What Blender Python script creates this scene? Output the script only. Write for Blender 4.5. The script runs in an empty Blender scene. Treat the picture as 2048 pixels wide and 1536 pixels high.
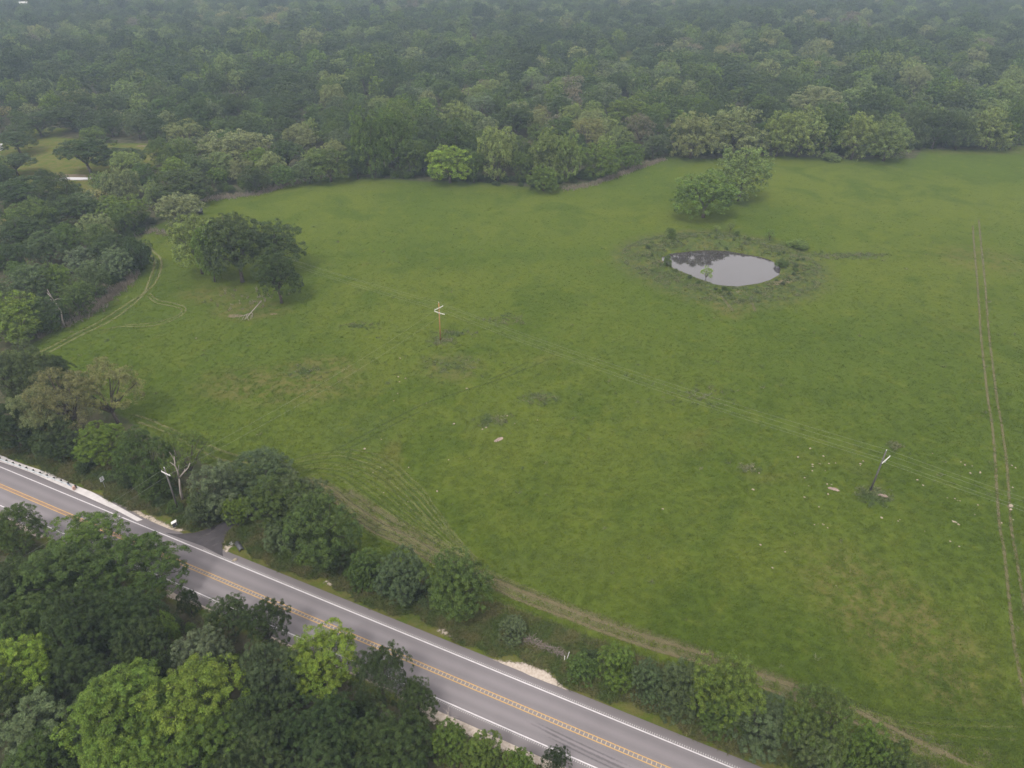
import bpy, math, random
import numpy as np
from mathutils import Vector, Matrix

S = bpy.context.scene
COL = S.collection
R = math.radians

# ---------------------------------------------------------------- camera
cd = bpy.data.cameras.new("camera")
cd.sensor_width = 36.0
cd.lens = 25.0
cd.clip_end = 9000.0
cam = bpy.data.objects.new("camera", cd)
COL.objects.link(cam)
cam.location = (0, 0, 90)
cam.rotation_euler = (R(57.0), 0, 0)
S.camera = cam

# ---------------------------------------------------------------- sky, sun, exposure (overcast, hazy)
SUN_EL, SUN_AZ = R(56), R(205)            # azimuth clockwise from +Y (away from the camera)
W = bpy.data.worlds.new("World")
S.world = W
W.use_nodes = True
nt = W.node_tree
nt.nodes.clear()
sky = nt.nodes.new("ShaderNodeTexSky")
sky.sky_type = 'NISHITA'
sky.sun_disc = False
sky.sun_elevation = SUN_EL
sky.sun_rotation = SUN_AZ
sky.dust_density = 4.0
mixw = nt.nodes.new("ShaderNodeMix")
mixw.data_type = 'RGBA'
mixw.inputs[0].default_value = 0.85          # share of the even cloud deck
mixw.inputs[7].default_value = (8.6, 8.15, 7.95, 1)
bg = nt.nodes.new("ShaderNodeBackground")
bg.inputs[1].default_value = 0.12
wo = nt.nodes.new("ShaderNodeOutputWorld")
nt.links.new(sky.outputs[0], mixw.inputs[6])
nt.links.new(mixw.outputs[2], bg.inputs[0])
nt.links.new(bg.outputs[0], wo.inputs[0])
sl = bpy.data.lights.new("sun", 'SUN')
sl.energy = 1.5
sl.angle = R(12)
sl.color = (1.0, 0.96, 0.90)
sun = bpy.data.objects.new("sun", sl)
COL.objects.link(sun)
dirv = Vector((math.sin(SUN_AZ) * math.cos(SUN_EL), math.cos(SUN_AZ) * math.cos(SUN_EL), math.sin(SUN_EL)))
sun.rotation_euler = dirv.to_track_quat('Z', 'Y').to_euler()
S.view_settings.view_transform = 'Standard'
S.view_settings.look = 'None'
S.view_settings.gamma = 1
S.view_settings.use_curve_mapping = False
S.view_settings.exposure = 0.72
cy = S.cycles
cy.max_bounces = 4
cy.diffuse_bounces = 2
cy.glossy_bounces = 2
cy.transmission_bounces = 2
cy.transparent_max_bounces = 8
cy.volume_bounces = 0
cy.caustics_reflective = False
cy.caustics_refractive = False
cy.use_denoising = True

# ---------------------------------------------------------------- helpers
rng = np.random.default_rng(7)
random.seed(7)

def tag(o, label=None, cat=None, group=None, kind=None):
    if label: o["label"] = label
    if cat: o["category"] = cat
    if group: o["group"] = group
    if kind: o["kind"] = kind
    return o

def link(o, parent=None):
    COL.objects.link(o)
    if parent: o.parent = parent
    return o

def empty(name, loc=(0, 0, 0), rz=0.0):
    o = bpy.data.objects.new(name, None)
    o.location = loc
    o.rotation_euler = (0, 0, rz)
    o.empty_display_size = 0.2
    return link(o)

def mesh_np(name, V, F, mat=None, smooth=False):
    """V (n,3), F (m,k) with k fixed"""
    V = np.asarray(V, np.float32); F = np.asarray(F, np.int32)
    me = bpy.data.meshes.new(name)
    k = F.shape[1]
    me.vertices.add(len(V)); me.vertices.foreach_set("co", V.ravel())
    me.loops.add(F.size); me.loops.foreach_set("vertex_index", F.ravel())
    me.polygons.add(len(F))
    me.polygons.foreach_set("loop_start", np.arange(0, F.size, k, dtype=np.int32))
    if smooth: me.polygons.foreach_set("use_smooth", np.ones(len(F), bool))
    me.update(calc_edges=True)
    if mat: me.materials.append(mat)
    return me

def attr(me, name, arr):
    a = me.attributes.new(name, 'FLOAT', 'POINT')
    a.data.foreach_set("value", np.asarray(arr, np.float32))

class MB:
    """collects shapes in one mesh"""
    def __init__(s): s.v = []; s.f = []
    def box(s, c, size, rz=0.0, M=None):
        b = len(s.v); cx, cy_, cz = c; hx, hy, hz = [q / 2 for q in size]
        ca, sa = math.cos(rz), math.sin(rz)
        for z in (-hz, hz):
            for x, y in ((-hx, -hy), (hx, -hy), (hx, hy), (-hx, hy)):
                p = (cx + x * ca - y * sa, cy_ + x * sa + y * ca, cz + z)
                s.v.append(tuple(M @ Vector(p)) if M else p)
        s.f += [tuple(b + i for i in q) for q in ((3, 2, 1, 0), (4, 5, 6, 7), (0, 1, 5, 4), (1, 2, 6, 5), (2, 3, 7, 6), (3, 0, 4, 7))]
    def tube(s, pts, rad, n=8, cap=True):
        pts = [Vector(p) for p in pts]
        rad = rad if isinstance(rad, (list, tuple)) else [rad] * len(pts)
        b = len(s.v)
        for i, p in enumerate(pts):
            t = (pts[min(i + 1, len(pts) - 1)] - pts[max(i - 1, 0)]).normalized()
            a = Vector((0, 0, 1)) if abs(t.z) < 0.9 else Vector((1, 0, 0))
            u = t.cross(a).normalized(); w = t.cross(u)
            for k in range(n):
                an = 2 * math.pi * k / n
                s.v.append(tuple(p + (u * math.cos(an) + w * math.sin(an)) * rad[i]))
        for i in range(len(pts) - 1):
            for k in range(n):
                k2 = (k + 1) % n
                s.f.append((b + i * n + k, b + i * n + k2, b + (i + 1) * n + k2, b + (i + 1) * n + k))
        if cap:
            s.f.append(tuple(b + k for k in range(n))[::-1])
            s.f.append(tuple(b + (len(pts) - 1) * n + k for k in range(n)))
    def beam(s, p, q, w, h):
        p, q = Vector(p), Vector(q); d = q - p; L = d.length; t = d.normalized()
        a = Vector((0, 0, 1)) if abs(t.z) < 0.95 else Vector((1, 0, 0))
        u = t.cross(a).normalized(); v = u.cross(t)
        M = Matrix((u, t, v)).transposed().to_4x4(); M.translation = (p + q) / 2
        s.box((0, 0, 0), (w, L, h), 0, M)
    def poly(s, pts, z0, z1):
        b = len(s.v); n = len(pts)
        for z in (z0, z1):
            s.v += [(p[0], p[1], z) for p in pts]
        s.f.append(tuple(b + n + i for i in range(n)))
        s.f.append(tuple(b + i for i in range(n))[::-1])
        for i in range(n): s.f.append((b + i, b + (i + 1) % n, b + n + (i + 1) % n, b + n + i))
    def mesh(s, name, mat=None, smooth=False):
        me = bpy.data.meshes.new(name); me.from_pydata(s.v, [], s.f)
        if mat: me.materials.append(mat)
        if smooth: me.polygons.foreach_set("use_smooth", [True] * len(me.polygons))
        return me
    def build(s, name, mat=None, parent=None, smooth=False):
        return link(bpy.data.objects.new(name, s.mesh(name, mat, smooth)), parent)

# ---------------------------------------------------------------- materials
class NT:
    def __init__(s, name):
        s.m = bpy.data.materials.new(name); s.m.use_nodes = True
        s.t = s.m.node_tree; s.t.nodes.clear()
        s.out = s.t.nodes.new("ShaderNodeOutputMaterial")
    def n(s, typ, **kw):
        x = s.t.nodes.new("ShaderNode" + typ)
        for k, v in kw.items():
            if k.startswith("i_"):
                key = k[2:]; key = int(key) if key.isdigit() else key.replace("_", " ")
                s.set(x.inputs[key], v)
            else: setattr(x, k, v)
        return x
    def set(s, sock, v):
        if isinstance(v, bpy.types.NodeSocket): s.t.links.new(v, sock)
        else:
            if isinstance(v, tuple) and len(v) == 3 and sock.type == 'RGBA': v = v + (1,)
            sock.default_value = v
    def noise(s, vec, scale, detail=3, rough=0.55, dist=0.0):
        x = s.n("TexNoise"); s.set(x.inputs["Vector"], vec); s.set(x.inputs["Scale"], scale)
        s.set(x.inputs["Detail"], detail); s.set(x.inputs["Roughness"], rough); s.set(x.inputs["Distortion"], dist)
        return x.outputs[0]
    def ramp(s, fac, a, b, lo=0.0, hi=1.0):
        x = s.n("MapRange"); x.interpolation_type = 'SMOOTHSTEP'
        s.set(x.inputs[0], fac); s.set(x.inputs[1], a); s.set(x.inputs[2], b); s.set(x.inputs[3], lo); s.set(x.inputs[4], hi)
        return x.outputs[0]
    def mix(s, fac, a, b, mode='MIX'):
        x = s.n("Mix"); x.data_type = 'RGBA'; x.blend_type = mode
        s.set(x.inputs[0], fac); s.set(x.inputs[6], a); s.set(x.inputs[7], b)
        return x.outputs[2]
    def math(s, op, a, b=0.0, clamp=False):
        x = s.n("Math"); x.operation = op; x.use_clamp = clamp
        s.set(x.inputs[0], a); s.set(x.inputs[1], b)
        return x.outputs[0]
    def pos(s): return s.n("NewGeometry").outputs["Position"]
    def attr(s, name, kind='GEOMETRY'):
        x = s.n("Attribute"); x.attribute_name = name; x.attribute_type = kind
        return x
    def surf(s, sh): s.t.links.new(sh, s.out.inputs[0])
    def principled(s, col, rough=0.8, **kw):
        x = s.n("BsdfPrincipled"); s.set(x.inputs["Base Color"], col); s.set(x.inputs["Roughness"], rough)
        s.set(x.inputs["Specular IOR Level"], kw.pop("spec", 0.25))
        for k, v in kw.items(): s.set(x.inputs[k.replace("_", " ")], v)
        return x

def plain(name, col, rough=0.8, var=0.25, scale=6.0, metallic=0.0, spec=0.25):
    t = NT(name); p = t.n("TexCoord").outputs["Object"]
    f = t.noise(p, scale, 4, 0.6)
    c = t.mix(t.ramp(f, 0.3, 0.7), tuple(q * (1 - var) for q in col), tuple(min(1, q * (1 + var)) for q in col))
    b = t.principled(c, rough, spec=spec, Metallic=metallic)
    t.surf(b.outputs[0]); return t.m

def foliage(name, far=False):
    t = NT(name)
    if far:
        base = t.attr("tint", 'INSTANCER').outputs["Color"]
    else:
        base = t.n("ObjectInfo").outputs["Color"]
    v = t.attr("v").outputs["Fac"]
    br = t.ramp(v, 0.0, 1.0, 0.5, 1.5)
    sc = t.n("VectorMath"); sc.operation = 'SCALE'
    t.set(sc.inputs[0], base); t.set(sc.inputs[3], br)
    h = t.attr("hue").outputs["Fac"]
    hs = t.n("HueSaturation"); t.set(hs.inputs["Hue"], t.ramp(h, 0, 1, 0.485, 0.515)); t.set(hs.inputs["Color"], sc.outputs[0])
    col = hs.outputs[0]
    d = t.n("BsdfPrincipled"); t.set(d.inputs["Base Color"], col); t.set(d.inputs["Roughness"], 0.55); t.set(d.inputs["Specular IOR Level"], 0.10)
    tr = t.n("BsdfTranslucent"); t.set(tr.inputs[0], t.mix(0.5, col, (0.10, 0.15, 0.02), 'MIX'))
    m = t.n("MixShader"); t.set(m.inputs[0], 0.12)
    t.t.links.new(d.outputs[0], m.inputs[1]); t.t.links.new(tr.outputs[0], m.inputs[2])
    t.surf(m.outputs[0]); return t.m

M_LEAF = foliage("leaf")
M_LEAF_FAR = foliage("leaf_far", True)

def bark_mat(name, col):
    t = NT(name); p = t.n("TexCoord").outputs["Object"]
    f = t.noise(p, 14.0, 5, 0.65, 0.4)
    c = t.mix(t.ramp(f, 0.3, 0.7), tuple(q * 0.6 for q in col), tuple(q * 1.3 for q in col))
    t.surf(t.principled(c, 0.9).outputs[0]); return t.m
M_BARK = bark_mat("bark", (0.09, 0.075, 0.062))
M_DEAD = bark_mat("bleached_wood", (0.33, 0.29, 0.26))

def field_colour(t, p):
    """grass colour of the pasture from world position: broad drifts, patches, fine mottling"""
    n1 = t.noise(p, 0.011, 3, 0.55, 0.6)
    n2 = t.noise(p, 0.045, 4, 0.6, 0.8)
    n3 = t.noise(p, 0.22, 4, 0.65, 0.5)
    n4 = t.noise(p, 1.6, 4, 0.7)
    c = t.mix(t.ramp(n1, 0.36, 0.64), (0.068, 0.100, 0.0130), (0.091, 0.117, 0.0160))
    c = t.mix(t.ramp(n2, 0.46, 0.68), c, (0.060, 0.090, 0.0110))
    c = t.mix(t.ramp(n3, 0.52, 0.72, 0, 0.45), c, (0.114, 0.132, 0.018))
    c = t.mix(t.ramp(n3, 0.30, 0.46, 0.4, 0.0), c, (0.048, 0.074, 0.016))
    c = t.mix(t.ramp(t.noise(p, 0.028, 4, 0.6, 1.2), 0.60, 0.80, 0, 0.45), c, (0.125, 0.108, 0.030))
    c = t.mix(t.ramp(n4, 0.25, 0.75, 0.25, 0.0), c, (0.038, 0.056, 0.012))
    c = t.mix(t.ramp(n4, 0.55, 0.80, 0.0, 0.25), c, (0.165, 0.165, 0.050))
    return c

def ground_material():
    t = NT("pasture_ground"); p = t.pos()
    c = field_colour(t, p)
    fl = t.mix(t.ramp(t.noise(p, 0.35, 4, 0.6), 0.35, 0.65), (0.045, 0.052, 0.024), (0.085, 0.078, 0.048))
    n = t.noise(p, 0.5, 4, 0.6)
    edge = t.math('ADD', t.attr("field").outputs["Fac"], t.math('MULTIPLY', t.math('SUBTRACT', n, 0.5), 0.5))
    c = t.mix(t.ramp(edge, 0.35, 0.65), fl, c)
    dry = t.math('MULTIPLY', t.attr("dry").outputs["Fac"], t.ramp(t.noise(p, 0.35, 5, 0.7, 0.5), 0.36, 0.60))
    c = t.mix(dry, c, (0.140, 0.112, 0.046))
    weed = t.math('MULTIPLY', t.attr("weed").outputs["Fac"], t.ramp(t.noise(p, 0.5, 4, 0.65, 0.6), 0.35, 0.62))
    c = t.mix(weed, c, (0.058, 0.080, 0.026))
    bare = t.math('ADD', t.attr("bare").outputs["Fac"], t.math('MULTIPLY', t.math('SUBTRACT', t.noise(p, 0.9, 5, 0.65), 0.5), 1.0))
    c = t.mix(t.math('MULTIPLY', t.ramp(bare, 0.45, 0.75), t.ramp(t.attr("bare").outputs["Fac"], 0.02, 0.2)), c, t.mix(n, (0.15, 0.12, 0.075), (0.20, 0.16, 0.11)))
    b = t.n("Bump"); t.set(b.inputs["Strength"], 0.9); t.set(b.inputs["Distance"], 0.25)
    hgt = t.math('ADD', t.noise(p, 1.1, 5, 0.7), t.math('MULTIPLY', t.noise(p, 5.0, 3, 0.7), 0.35))
    t.set(b.inputs["Height"], hgt)
    s = t.principled(c, 0.95, spec=0.0); t.t.links.new(b.outputs[0], s.inputs["Normal"])
    t.surf(s.outputs[0]); return t.m
M_GROUND = ground_material()

def grass_material(name, cols, use_field=False):
    t = NT(name); p = t.pos()
    v = t.attr("v").outputs["Fac"]
    if use_field: c = field_colour(t, p)
    else: c = t.mix(t.ramp(t.noise(p, 0.25, 4, 0.6, 0.5), 0.35, 0.65), cols[0], cols[1])
    br = t.ramp(v, 0, 1, 0.90, 1.50)
    sc = t.n("VectorMath"); sc.operation = 'SCALE'; t.set(sc.inputs[0], c); t.set(sc.inputs[3], br)
    d = t.n("BsdfPrincipled"); t.set(d.inputs["Base Color"], sc.outputs[0]); t.set(d.inputs["Roughness"], 0.7); t.set(d.inputs["Specular IOR Level"], 0.0)
    tr = t.n("BsdfTranslucent"); t.set(tr.inputs[0], sc.outputs[0])
    m = t.n("MixShader"); t.set(m.inputs[0], 0.3)
    t.t.links.new(d.outputs[0], m.inputs[1]); t.t.links.new(tr.outputs[0], m.inputs[2])
    t.surf(m.outputs[0]); return t.m
M_GRASS = grass_material("pasture_grass", None, True)
M_VERGE = grass_material("verge_grass", ((0.066, 0.092, 0.026), (0.115, 0.110, 0.045)))
M_DRY = grass_material("dry_grass", ((0.19, 0.165, 0.125), (0.26, 0.23, 0.185)))
M_WEED = grass_material("weeds", ((0.078, 0.108, 0.038), (0.140, 0.145, 0.072)))

def sheet_material(name, c0, c1, scale=1.5, soft=0.35, opacity=1.0, cut=0.5, rough=0.9, stretch=False):
    """a worn strip or patch lying on the ground: ragged see-through rim from the 'rim' attribute (0 at the rim, 1 inside)"""
    t = NT(name); p = t.pos()
    n = t.noise(p, scale, 5, 0.68)
    c = t.mix(t.ramp(t.noise(p, scale * 1.7, 4, 0.6), 0.3, 0.7), c0, c1)
    a = t.math('ADD', t.attr("rim").outputs["Fac"], t.math('MULTIPLY', t.math('SUBTRACT', n, cut), 1.6))
    a = t.ramp(a, 0.5 - soft, 0.5 + soft, 0.0, opacity)
    a = t.math('MULTIPLY', a, t.ramp(t.attr("rim").outputs["Fac"], 0.0, 0.25))
    tr = t.n("BsdfTransparent"); s = t.principled(c, rough, spec=0.12)
    m = t.n("MixShader"); t.set(m.inputs[0], a)
    t.t.links.new(tr.outputs[0], m.inputs[1]); t.t.links.new(s.outputs[0], m.inputs[2])
    t.surf(m.outputs[0]); return t.m

# ---------------------------------------------------------------- terrain
FIELD = [(-122.72,153.01),(-119.99,164.14),(-116.29,173.8),(-115.23,192.36),(-115.7,207.0),(-125.03,223.45),(-127.27,239.61),(-118.14,255.02),(-120.55,269.13),(-100.45,279.47),(-81.2,300.11),(-68.52,300.11),(-35.88,291.16),(-17.42,293.18),(7.32,286.52),(19.42,284.56),(32.17,291.16),(48.95,308.8),(69.8,328.31),(89.76,325.86),(118.46,330.79),(162.29,325.86),(182.69,325.86),(195.15,344.59),(218.18,341.05),(246.69,350.02),(372.29,369.22),(414.7,316.36),(114.68,45.2),(58.33,42.89),(53.86,45.8),(44.31,49.51),(35.39,53.49),(27.15,57.78),(18.01,60.83),(7.68,64.46),(-3.32,69.65),(-13.78,75.79),(-27.26,84.21),(-34.47,93.76),(-43.66,101.1),(-57.21,107.65),(-71.24,115.59),(-85.37,126.19),(-104.8,140.31)]
POND = [(48.53,213.41),(51.55,216.36),(56.5,217.82),(61.48,219.2),(65.55,219.37),(70.44,218.77),(74.81,216.36),(79.19,214.25),(81.73,211.76),(83.08,207.7),(82.83,204.55),(81.21,200.71),(77.26,196.98),(73.54,194.79),(70.17,193.71),(66.53,192.64),(63.28,193.0),(60.23,194.21),(58.55,196.24),(55.73,198.83),(53.31,202.23),(50.75,205.33),(49.92,207.7),(48.25,210.94)]
CLEARING = [(-230.14,301.53),(-264.1,354.65),(-254.43,371.24),(-245.24,377.41),(-238.96,384.85),(-215.39,359.4),(-197.1,354.65),(-170.85,351.86),(-155.51,324.24),(-160.72,302.96),(-164.59,286.52),(-165.44,273.91),(-181.48,278.22)]
GAPS = [[(-46.71,741.5),(-44.63,708.54),(-33.37,579.96),(-19.5,579.96),(-22.09,708.54),(-23.12,741.5)], [(73.28,553.23),(90.17,553.23),(98.15,594.22),(102.72,621.86),(79.44,621.86),(75.91,594.22)], [(244.99,553.23),(255.41,553.23),(267.29,578.96),(293.05,637.47),(278.28,637.47),(265.91,609.14)], [(191.07,624.76),(203.11,624.76),(212.56,653.82),(236.08,748.59),(221.81,748.59),(211.95,715.32)], [(280.0,557.53),(285.07,557.53),(298.32,583.46),(319.77,626.98),(311.68,626.98),(297.83,599.12)]]
ROAD_A = (-100.84,108.52)
ROAD_B = (27.82,49.13)

def in_poly(x, y, poly):
    x = np.asarray(x, float); y = np.asarray(y, float)
    r = np.zeros(x.shape, bool); n = len(poly)
    for i in range(n):
        x0, y0 = poly[i]; x1, y1 = poly[(i + 1) % n]
        if y0 == y1: continue
        c = (y0 > y) != (y1 > y)
        r ^= c & (x < (x1 - x0) * (y - y0) / (y1 - y0) + x0)
    return r

def poly_dist(x, y, poly, closed=True):
    x = np.asarray(x, float); y = np.asarray(y, float)
    d = np.full(x.shape, 1e9); n = len(poly)
    for i in range(n if closed else n - 1):
        x0, y0 = poly[i]; x1, y1 = poly[(i + 1) % n]
        dx, dy = x1 - x0, y1 - y0; L = dx * dx + dy * dy + 1e-9
        u = np.clip(((x - x0) * dx + (y - y0) * dy) / L, 0, 1)
        d = np.minimum(d, np.hypot(x - x0 - u * dx, y - y0 - u * dy))
    return d

def sdist(x, y, poly):
    d = poly_dist(x, y, poly)
    return np.where(in_poly(x, y, poly), d, -d)      # positive inside

def sstep(v, a, b):
    u = np.clip((v - a) / (b - a), 0, 1); return u * u * (3 - 2 * u)

rdx, rdy = ROAD_B[0] - ROAD_A[0], ROAD_B[1] - ROAD_A[1]
RL = math.hypot(rdx, rdy); rdx /= RL; rdy /= RL
RN = (-rdy, rdx)                                       # to the field side
def road_pt(s, t):
    u = s / RL; b = -1.3 * 0.28 * u * (1 - u) if 0 < u < 1 else 0.0
    t = t + b
    return (ROAD_A[0] + rdx * s + RN[0] * t, ROAD_A[1] + rdy * s + RN[1] * t)
def road_st(x, y):
    rx, ry = np.asarray(x) - ROAD_A[0], np.asarray(y) - ROAD_A[1]
    return rx * rdx + ry * rdy, rx * RN[0] + ry * RN[1]

PCX = sum(p[0] for p in POND) / len(POND); PCY = sum(p[1] for p in POND) / len(POND)
WATER_Z = -0.35
def height(x, y):
    x = np.asarray(x, float); y = np.asarray(y, float)
    s, t = road_st(x, y)
    und = 0.28 * np.sin(x * 0.043 + 1.1) * np.sin(y * 0.037 + 0.4) + 0.14 * np.sin(x * 0.11 + y * 0.06) + 0.10 * np.sin(y * 0.13 - x * 0.05)
    h = und * sstep(np.abs(t + 3.6), 14, 40) * (1 - sstep(np.hypot(x, y - 200), 900, 1300))
    h = h + 0.8 * np.exp(-((x - 78) ** 2 / 900 + (y - 254) ** 2 / 500))
    d = -sdist(x, y, POND)                             # distance outside the shore
    near = np.abs(d) < 40
    if near.any():
        ang = np.arctan2(y - PCY, x - PCX)
        back = 0.5 + 0.5 * np.sin(ang)
        top = 0.25 + 1.75 * back ** 1.3
        berm = top * sstep(d, 0.0, 3.5 + 2 * back) * (1 - sstep(d, 6 + 4 * back, 12 + 8 * back))
        hp = np.where(d < 0, WATER_Z - 0.12 - np.minimum(0.25 * -d, 1.0), (WATER_Z - 0.12) * (1 - sstep(d, 0, 4)) + berm)
        wgt = 1 - sstep(d, 6, 20)
        h = h * (1 - wgt) + hp * wgt
    return h

def hz(x, y): return float(height(np.array([x]), np.array([y]))[0])

def axis(a, b, step, far):
    fine = np.arange(a, b + 0.01, step)
    lo, hi, st = [], [], step
    v = a
    while v > -far: st *= 1.35; v = max(v - st, -far); lo.append(v)
    v, st = b, step
    while v < far: st *= 1.35; v = min(v + st, far); hi.append(v)
    return np.concatenate([lo[::-1], fine, hi])
gx = axis(-165, 330, 1.0, 3400); gy = axis(28, 420, 1.0, 3400)
GX, GY = np.meshgrid(gx, gy)
fx, fy = GX.ravel(), GY.ravel()
GZ = height(fx, fy)
nx, ny = len(gx), len(gy)
ii = (np.arange(ny - 1)[:, None] * nx + np.arange(nx - 1)[None, :]).ravel()
me = mesh_np("ground", np.stack([fx, fy, GZ], 1), np.stack([ii, ii + 1, ii + nx + 1, ii + nx], 1), M_GROUND, True)
fd = sdist(fx, fy, FIELD)
cl = sdist(fx, fy, CLEARING)
st_s, st_t = road_st(fx, fy)
gaps = np.full(fx.shape, -99.0)
for g in GAPS: gaps = np.maximum(gaps, sdist(fx, fy, g))
verge = sstep(st_t, -12, -9) * (1 - sstep(st_t, 7, 12))
attr(me, "field", np.clip(np.maximum.reduce([sstep(fd, -1.5, 1.5), sstep(cl, -3, 3), verge * 0.8, sstep(gaps, -3, 3)]), 0, 1))
def blob(cx, cy_, rx, ry, rot=0.0):
    dx, dy = fx - cx, fy - cy_; ca, sa = math.cos(rot), math.sin(rot)
    return 1 - sstep(np.hypot((dx * ca + dy * sa) / rx, (-dx * sa + dy * ca) / ry), 0.35, 1.0)
bx = lambda c, *a: blob(c[0], c[1], *a)
pd = -sdist(fx, fy, POND)
ringw = (1 - sstep(pd, 12, 20)) * sstep(pd, 0.3, 1.5)
dry = np.maximum.reduce([bx((58.91,71.94),13,22,0.5)*0.6, bx((60.39,64.04),8,12,0.4)*0.6, bx((54.32,77.8),9,7)*0.4, bx((-53.8,138.16),26,12)*0.55, bx((-45.07,145.89),14,8)*0.5,
    bx((-72.51,176.19),14,9)*0.55, bx((-85.51,185.64),16,9)*0.4, verge*0.55, sstep(cl,-2,6)*0.6, bx((60.51,182.4),9,14)*0.7, bx((87.0,197.66),12,8)*0.7, bx((64.51,232.47),16,5)*0.7, ringw*0.45, bx((61.74,187.28),8,4)*0.7,
    bx((-14.94,145.89),11,9)*0.45, bx((220.54,341.05),60,12)*0.3, bx((148.71,210.93),20,16)*0.35, sstep(gaps,-3,3)*0.35])
attr(me, "dry", dry)
pd = -sdist(fx, fy, POND)
ringw = (1 - sstep(pd, 12, 20)) * sstep(pd, 0.3, 1.5)
weed = np.maximum.reduce([ringw, bx((-17.79,158.56),4,2.4)*0.7, bx((-14.86,162.52),5,2,0.3)*0.6, bx((67.55,100.4),4,3.5), bx((6.32,132.99),6,4)*0.9, bx((-15.03,147.04),9,6)*0.7, bx((-49.34,143.62),7,4)*0.6, bx((107.4,214.98),18,4)*0.9,
    bx((72.06,316.36),14,6)*0.5, (1 - sstep(np.abs(fd), 0.5, 5)) * 0.6, bx((-32.13,120.74),12,10)*0.5, bx((-4.74,124.34),10,6)*0.4, bx((6.34,83.1),16,5)*0.4])
attr(me, "weed", weed)
bare = np.maximum.reduce([(1 - sstep(pd, 0.4, 2.0)) * sstep(pd, -2, 0) * 0.55, bx((47.0,208.95),3,2), bx((79.62,193.41),7,2.8,0.25)*0.85, bx((66.09,187.28),4,2.5)*0.5, bx((-2.7,117.62),1.3,0.9,0.6), bx((69.12,99.71),1.6,0.9,-0.5), bx((61.2,101.94),1.4,0.7,-0.5),
    bx((-75.23,172.62),3.4,1.8), bx((-65.15,174.09),1.8,1.1), bx((-186.94,300.11),14,5)*0.9, bx((-226.43,325.86),9,3)*0.8, bx((-188.84,339.3),3,7)*0.9, bx((-177.23,348.19),9,3)*0.7, bx((-227.74,324.24),3,2), bx((91.16,96.74),1.5,1.0)*0.8])
attr(me, "bare", bare)
tag(link(bpy.data.objects.new("ground", me)), kind="structure")

# sheets that follow the ground
def ribbon(pts, width, lift, name, mat, step=1.2, kind="structure", jitter=0.0):
    P = np.array(pts, float)
    # Catmull-Rom resample
    out = []
    for i in range(len(P) - 1):
        p0, p1, p2, p3 = P[max(i - 1, 0)], P[i], P[i + 1], P[min(i + 2, len(P) - 1)]
        n = max(2, int(np.linalg.norm(p2 - p1) / step))
        for k in range(n):
            u = k / n
            out.append(0.5 * ((2 * p1) + (-p0 + p2) * u + (2 * p0 - 5 * p1 + 4 * p2 - p3) * u * u + (-p0 + 3 * p1 - 3 * p2 + p3) * u ** 3))
    out.append(P[-1]); C = np.array(out)
    T = np.gradient(C, axis=0); T /= np.linalg.norm(T, axis=1)[:, None] + 1e-9
    N = np.stack([-T[:, 1], T[:, 0]], 1)
    wv = width * (1 + jitter * np.sin(np.arange(len(C)) * 0.7 + C[0, 0]))
    offs = (-0.5, -0.25, 0.0, 0.25, 0.5); rim = (0, 0.7, 1, 0.7, 0)
    ends = np.minimum(1, np.minimum(np.arange(len(C)), np.arange(len(C))[::-1]) / 3.0)
    V, A = [], []
    for o, r in zip(offs, rim):
        q = C + N * (wv * o)[:, None]
        V.append(np.stack([q[:, 0], q[:, 1], height(q[:, 0], q[:, 1]) + lift], 1)); A.append(r * ends)
    n = len(C); V = np.stack(V, 1).reshape(-1, 3); A = np.stack(A, 1).ravel()
    b = (np.arange(n - 1)[:, None] * 5 + np.arange(4)[None, :]).ravel()
    return V, np.stack([b, b + 5, b + 6, b + 1], 1), A

def ribbons(name, mat, items, kind="structure"):
    Vs, Fs, As, o = [], [], [], 0
    for pts, w, lift in items:
        V, F, A = ribbon(pts, w, lift, name, mat)
        Vs.append(V); Fs.append(F + o); As.append(A); o += len(V)
    me = mesh_np(name, np.concatenate(Vs), np.concatenate(Fs), mat, True)
    attr(me, "rim", np.concatenate(As))
    return tag(link(bpy.data.objects.new(name, me)), kind=kind)

def patch(name, poly, lift, mat, rim_w=0.8, kind="structure", step=0.5, parent=None):
    """a ragged patch on the ground: grid clipped to the polygon"""
    xs = [p[0] for p in poly]; ys = [p[1] for p in poly]
    x = np.arange(min(xs) - 0.5, max(xs) + 0.5, step); y = np.arange(min(ys) - 0.5, max(ys) + 0.5, step)
    X, Y = np.meshgrid(x, y); d = sdist(X.ravel(), Y.ravel(), poly)
    n = len(x); i = (np.arange(len(y) - 1)[:, None] * n + np.arange(n - 1)[None, :]).ravel()
    F = np.stack([i, i + 1, i + n + 1, i + n], 1)
    keep = (d[F] > -step).all(1)
    V = np.stack([X.ravel(), Y.ravel(), height(X.ravel(), Y.ravel()) + lift], 1)
    F = F[keep]; used = np.unique(F); mp = np.zeros(len(V), np.int32); mp[used] = np.arange(len(used))
    me = mesh_np(name, V[used], mp[F], mat, True)
    attr(me, "rim", np.clip(d[used] / rim_w, 0, 1))
    return tag(link(bpy.data.objects.new(name, me), parent), kind=kind)

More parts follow.
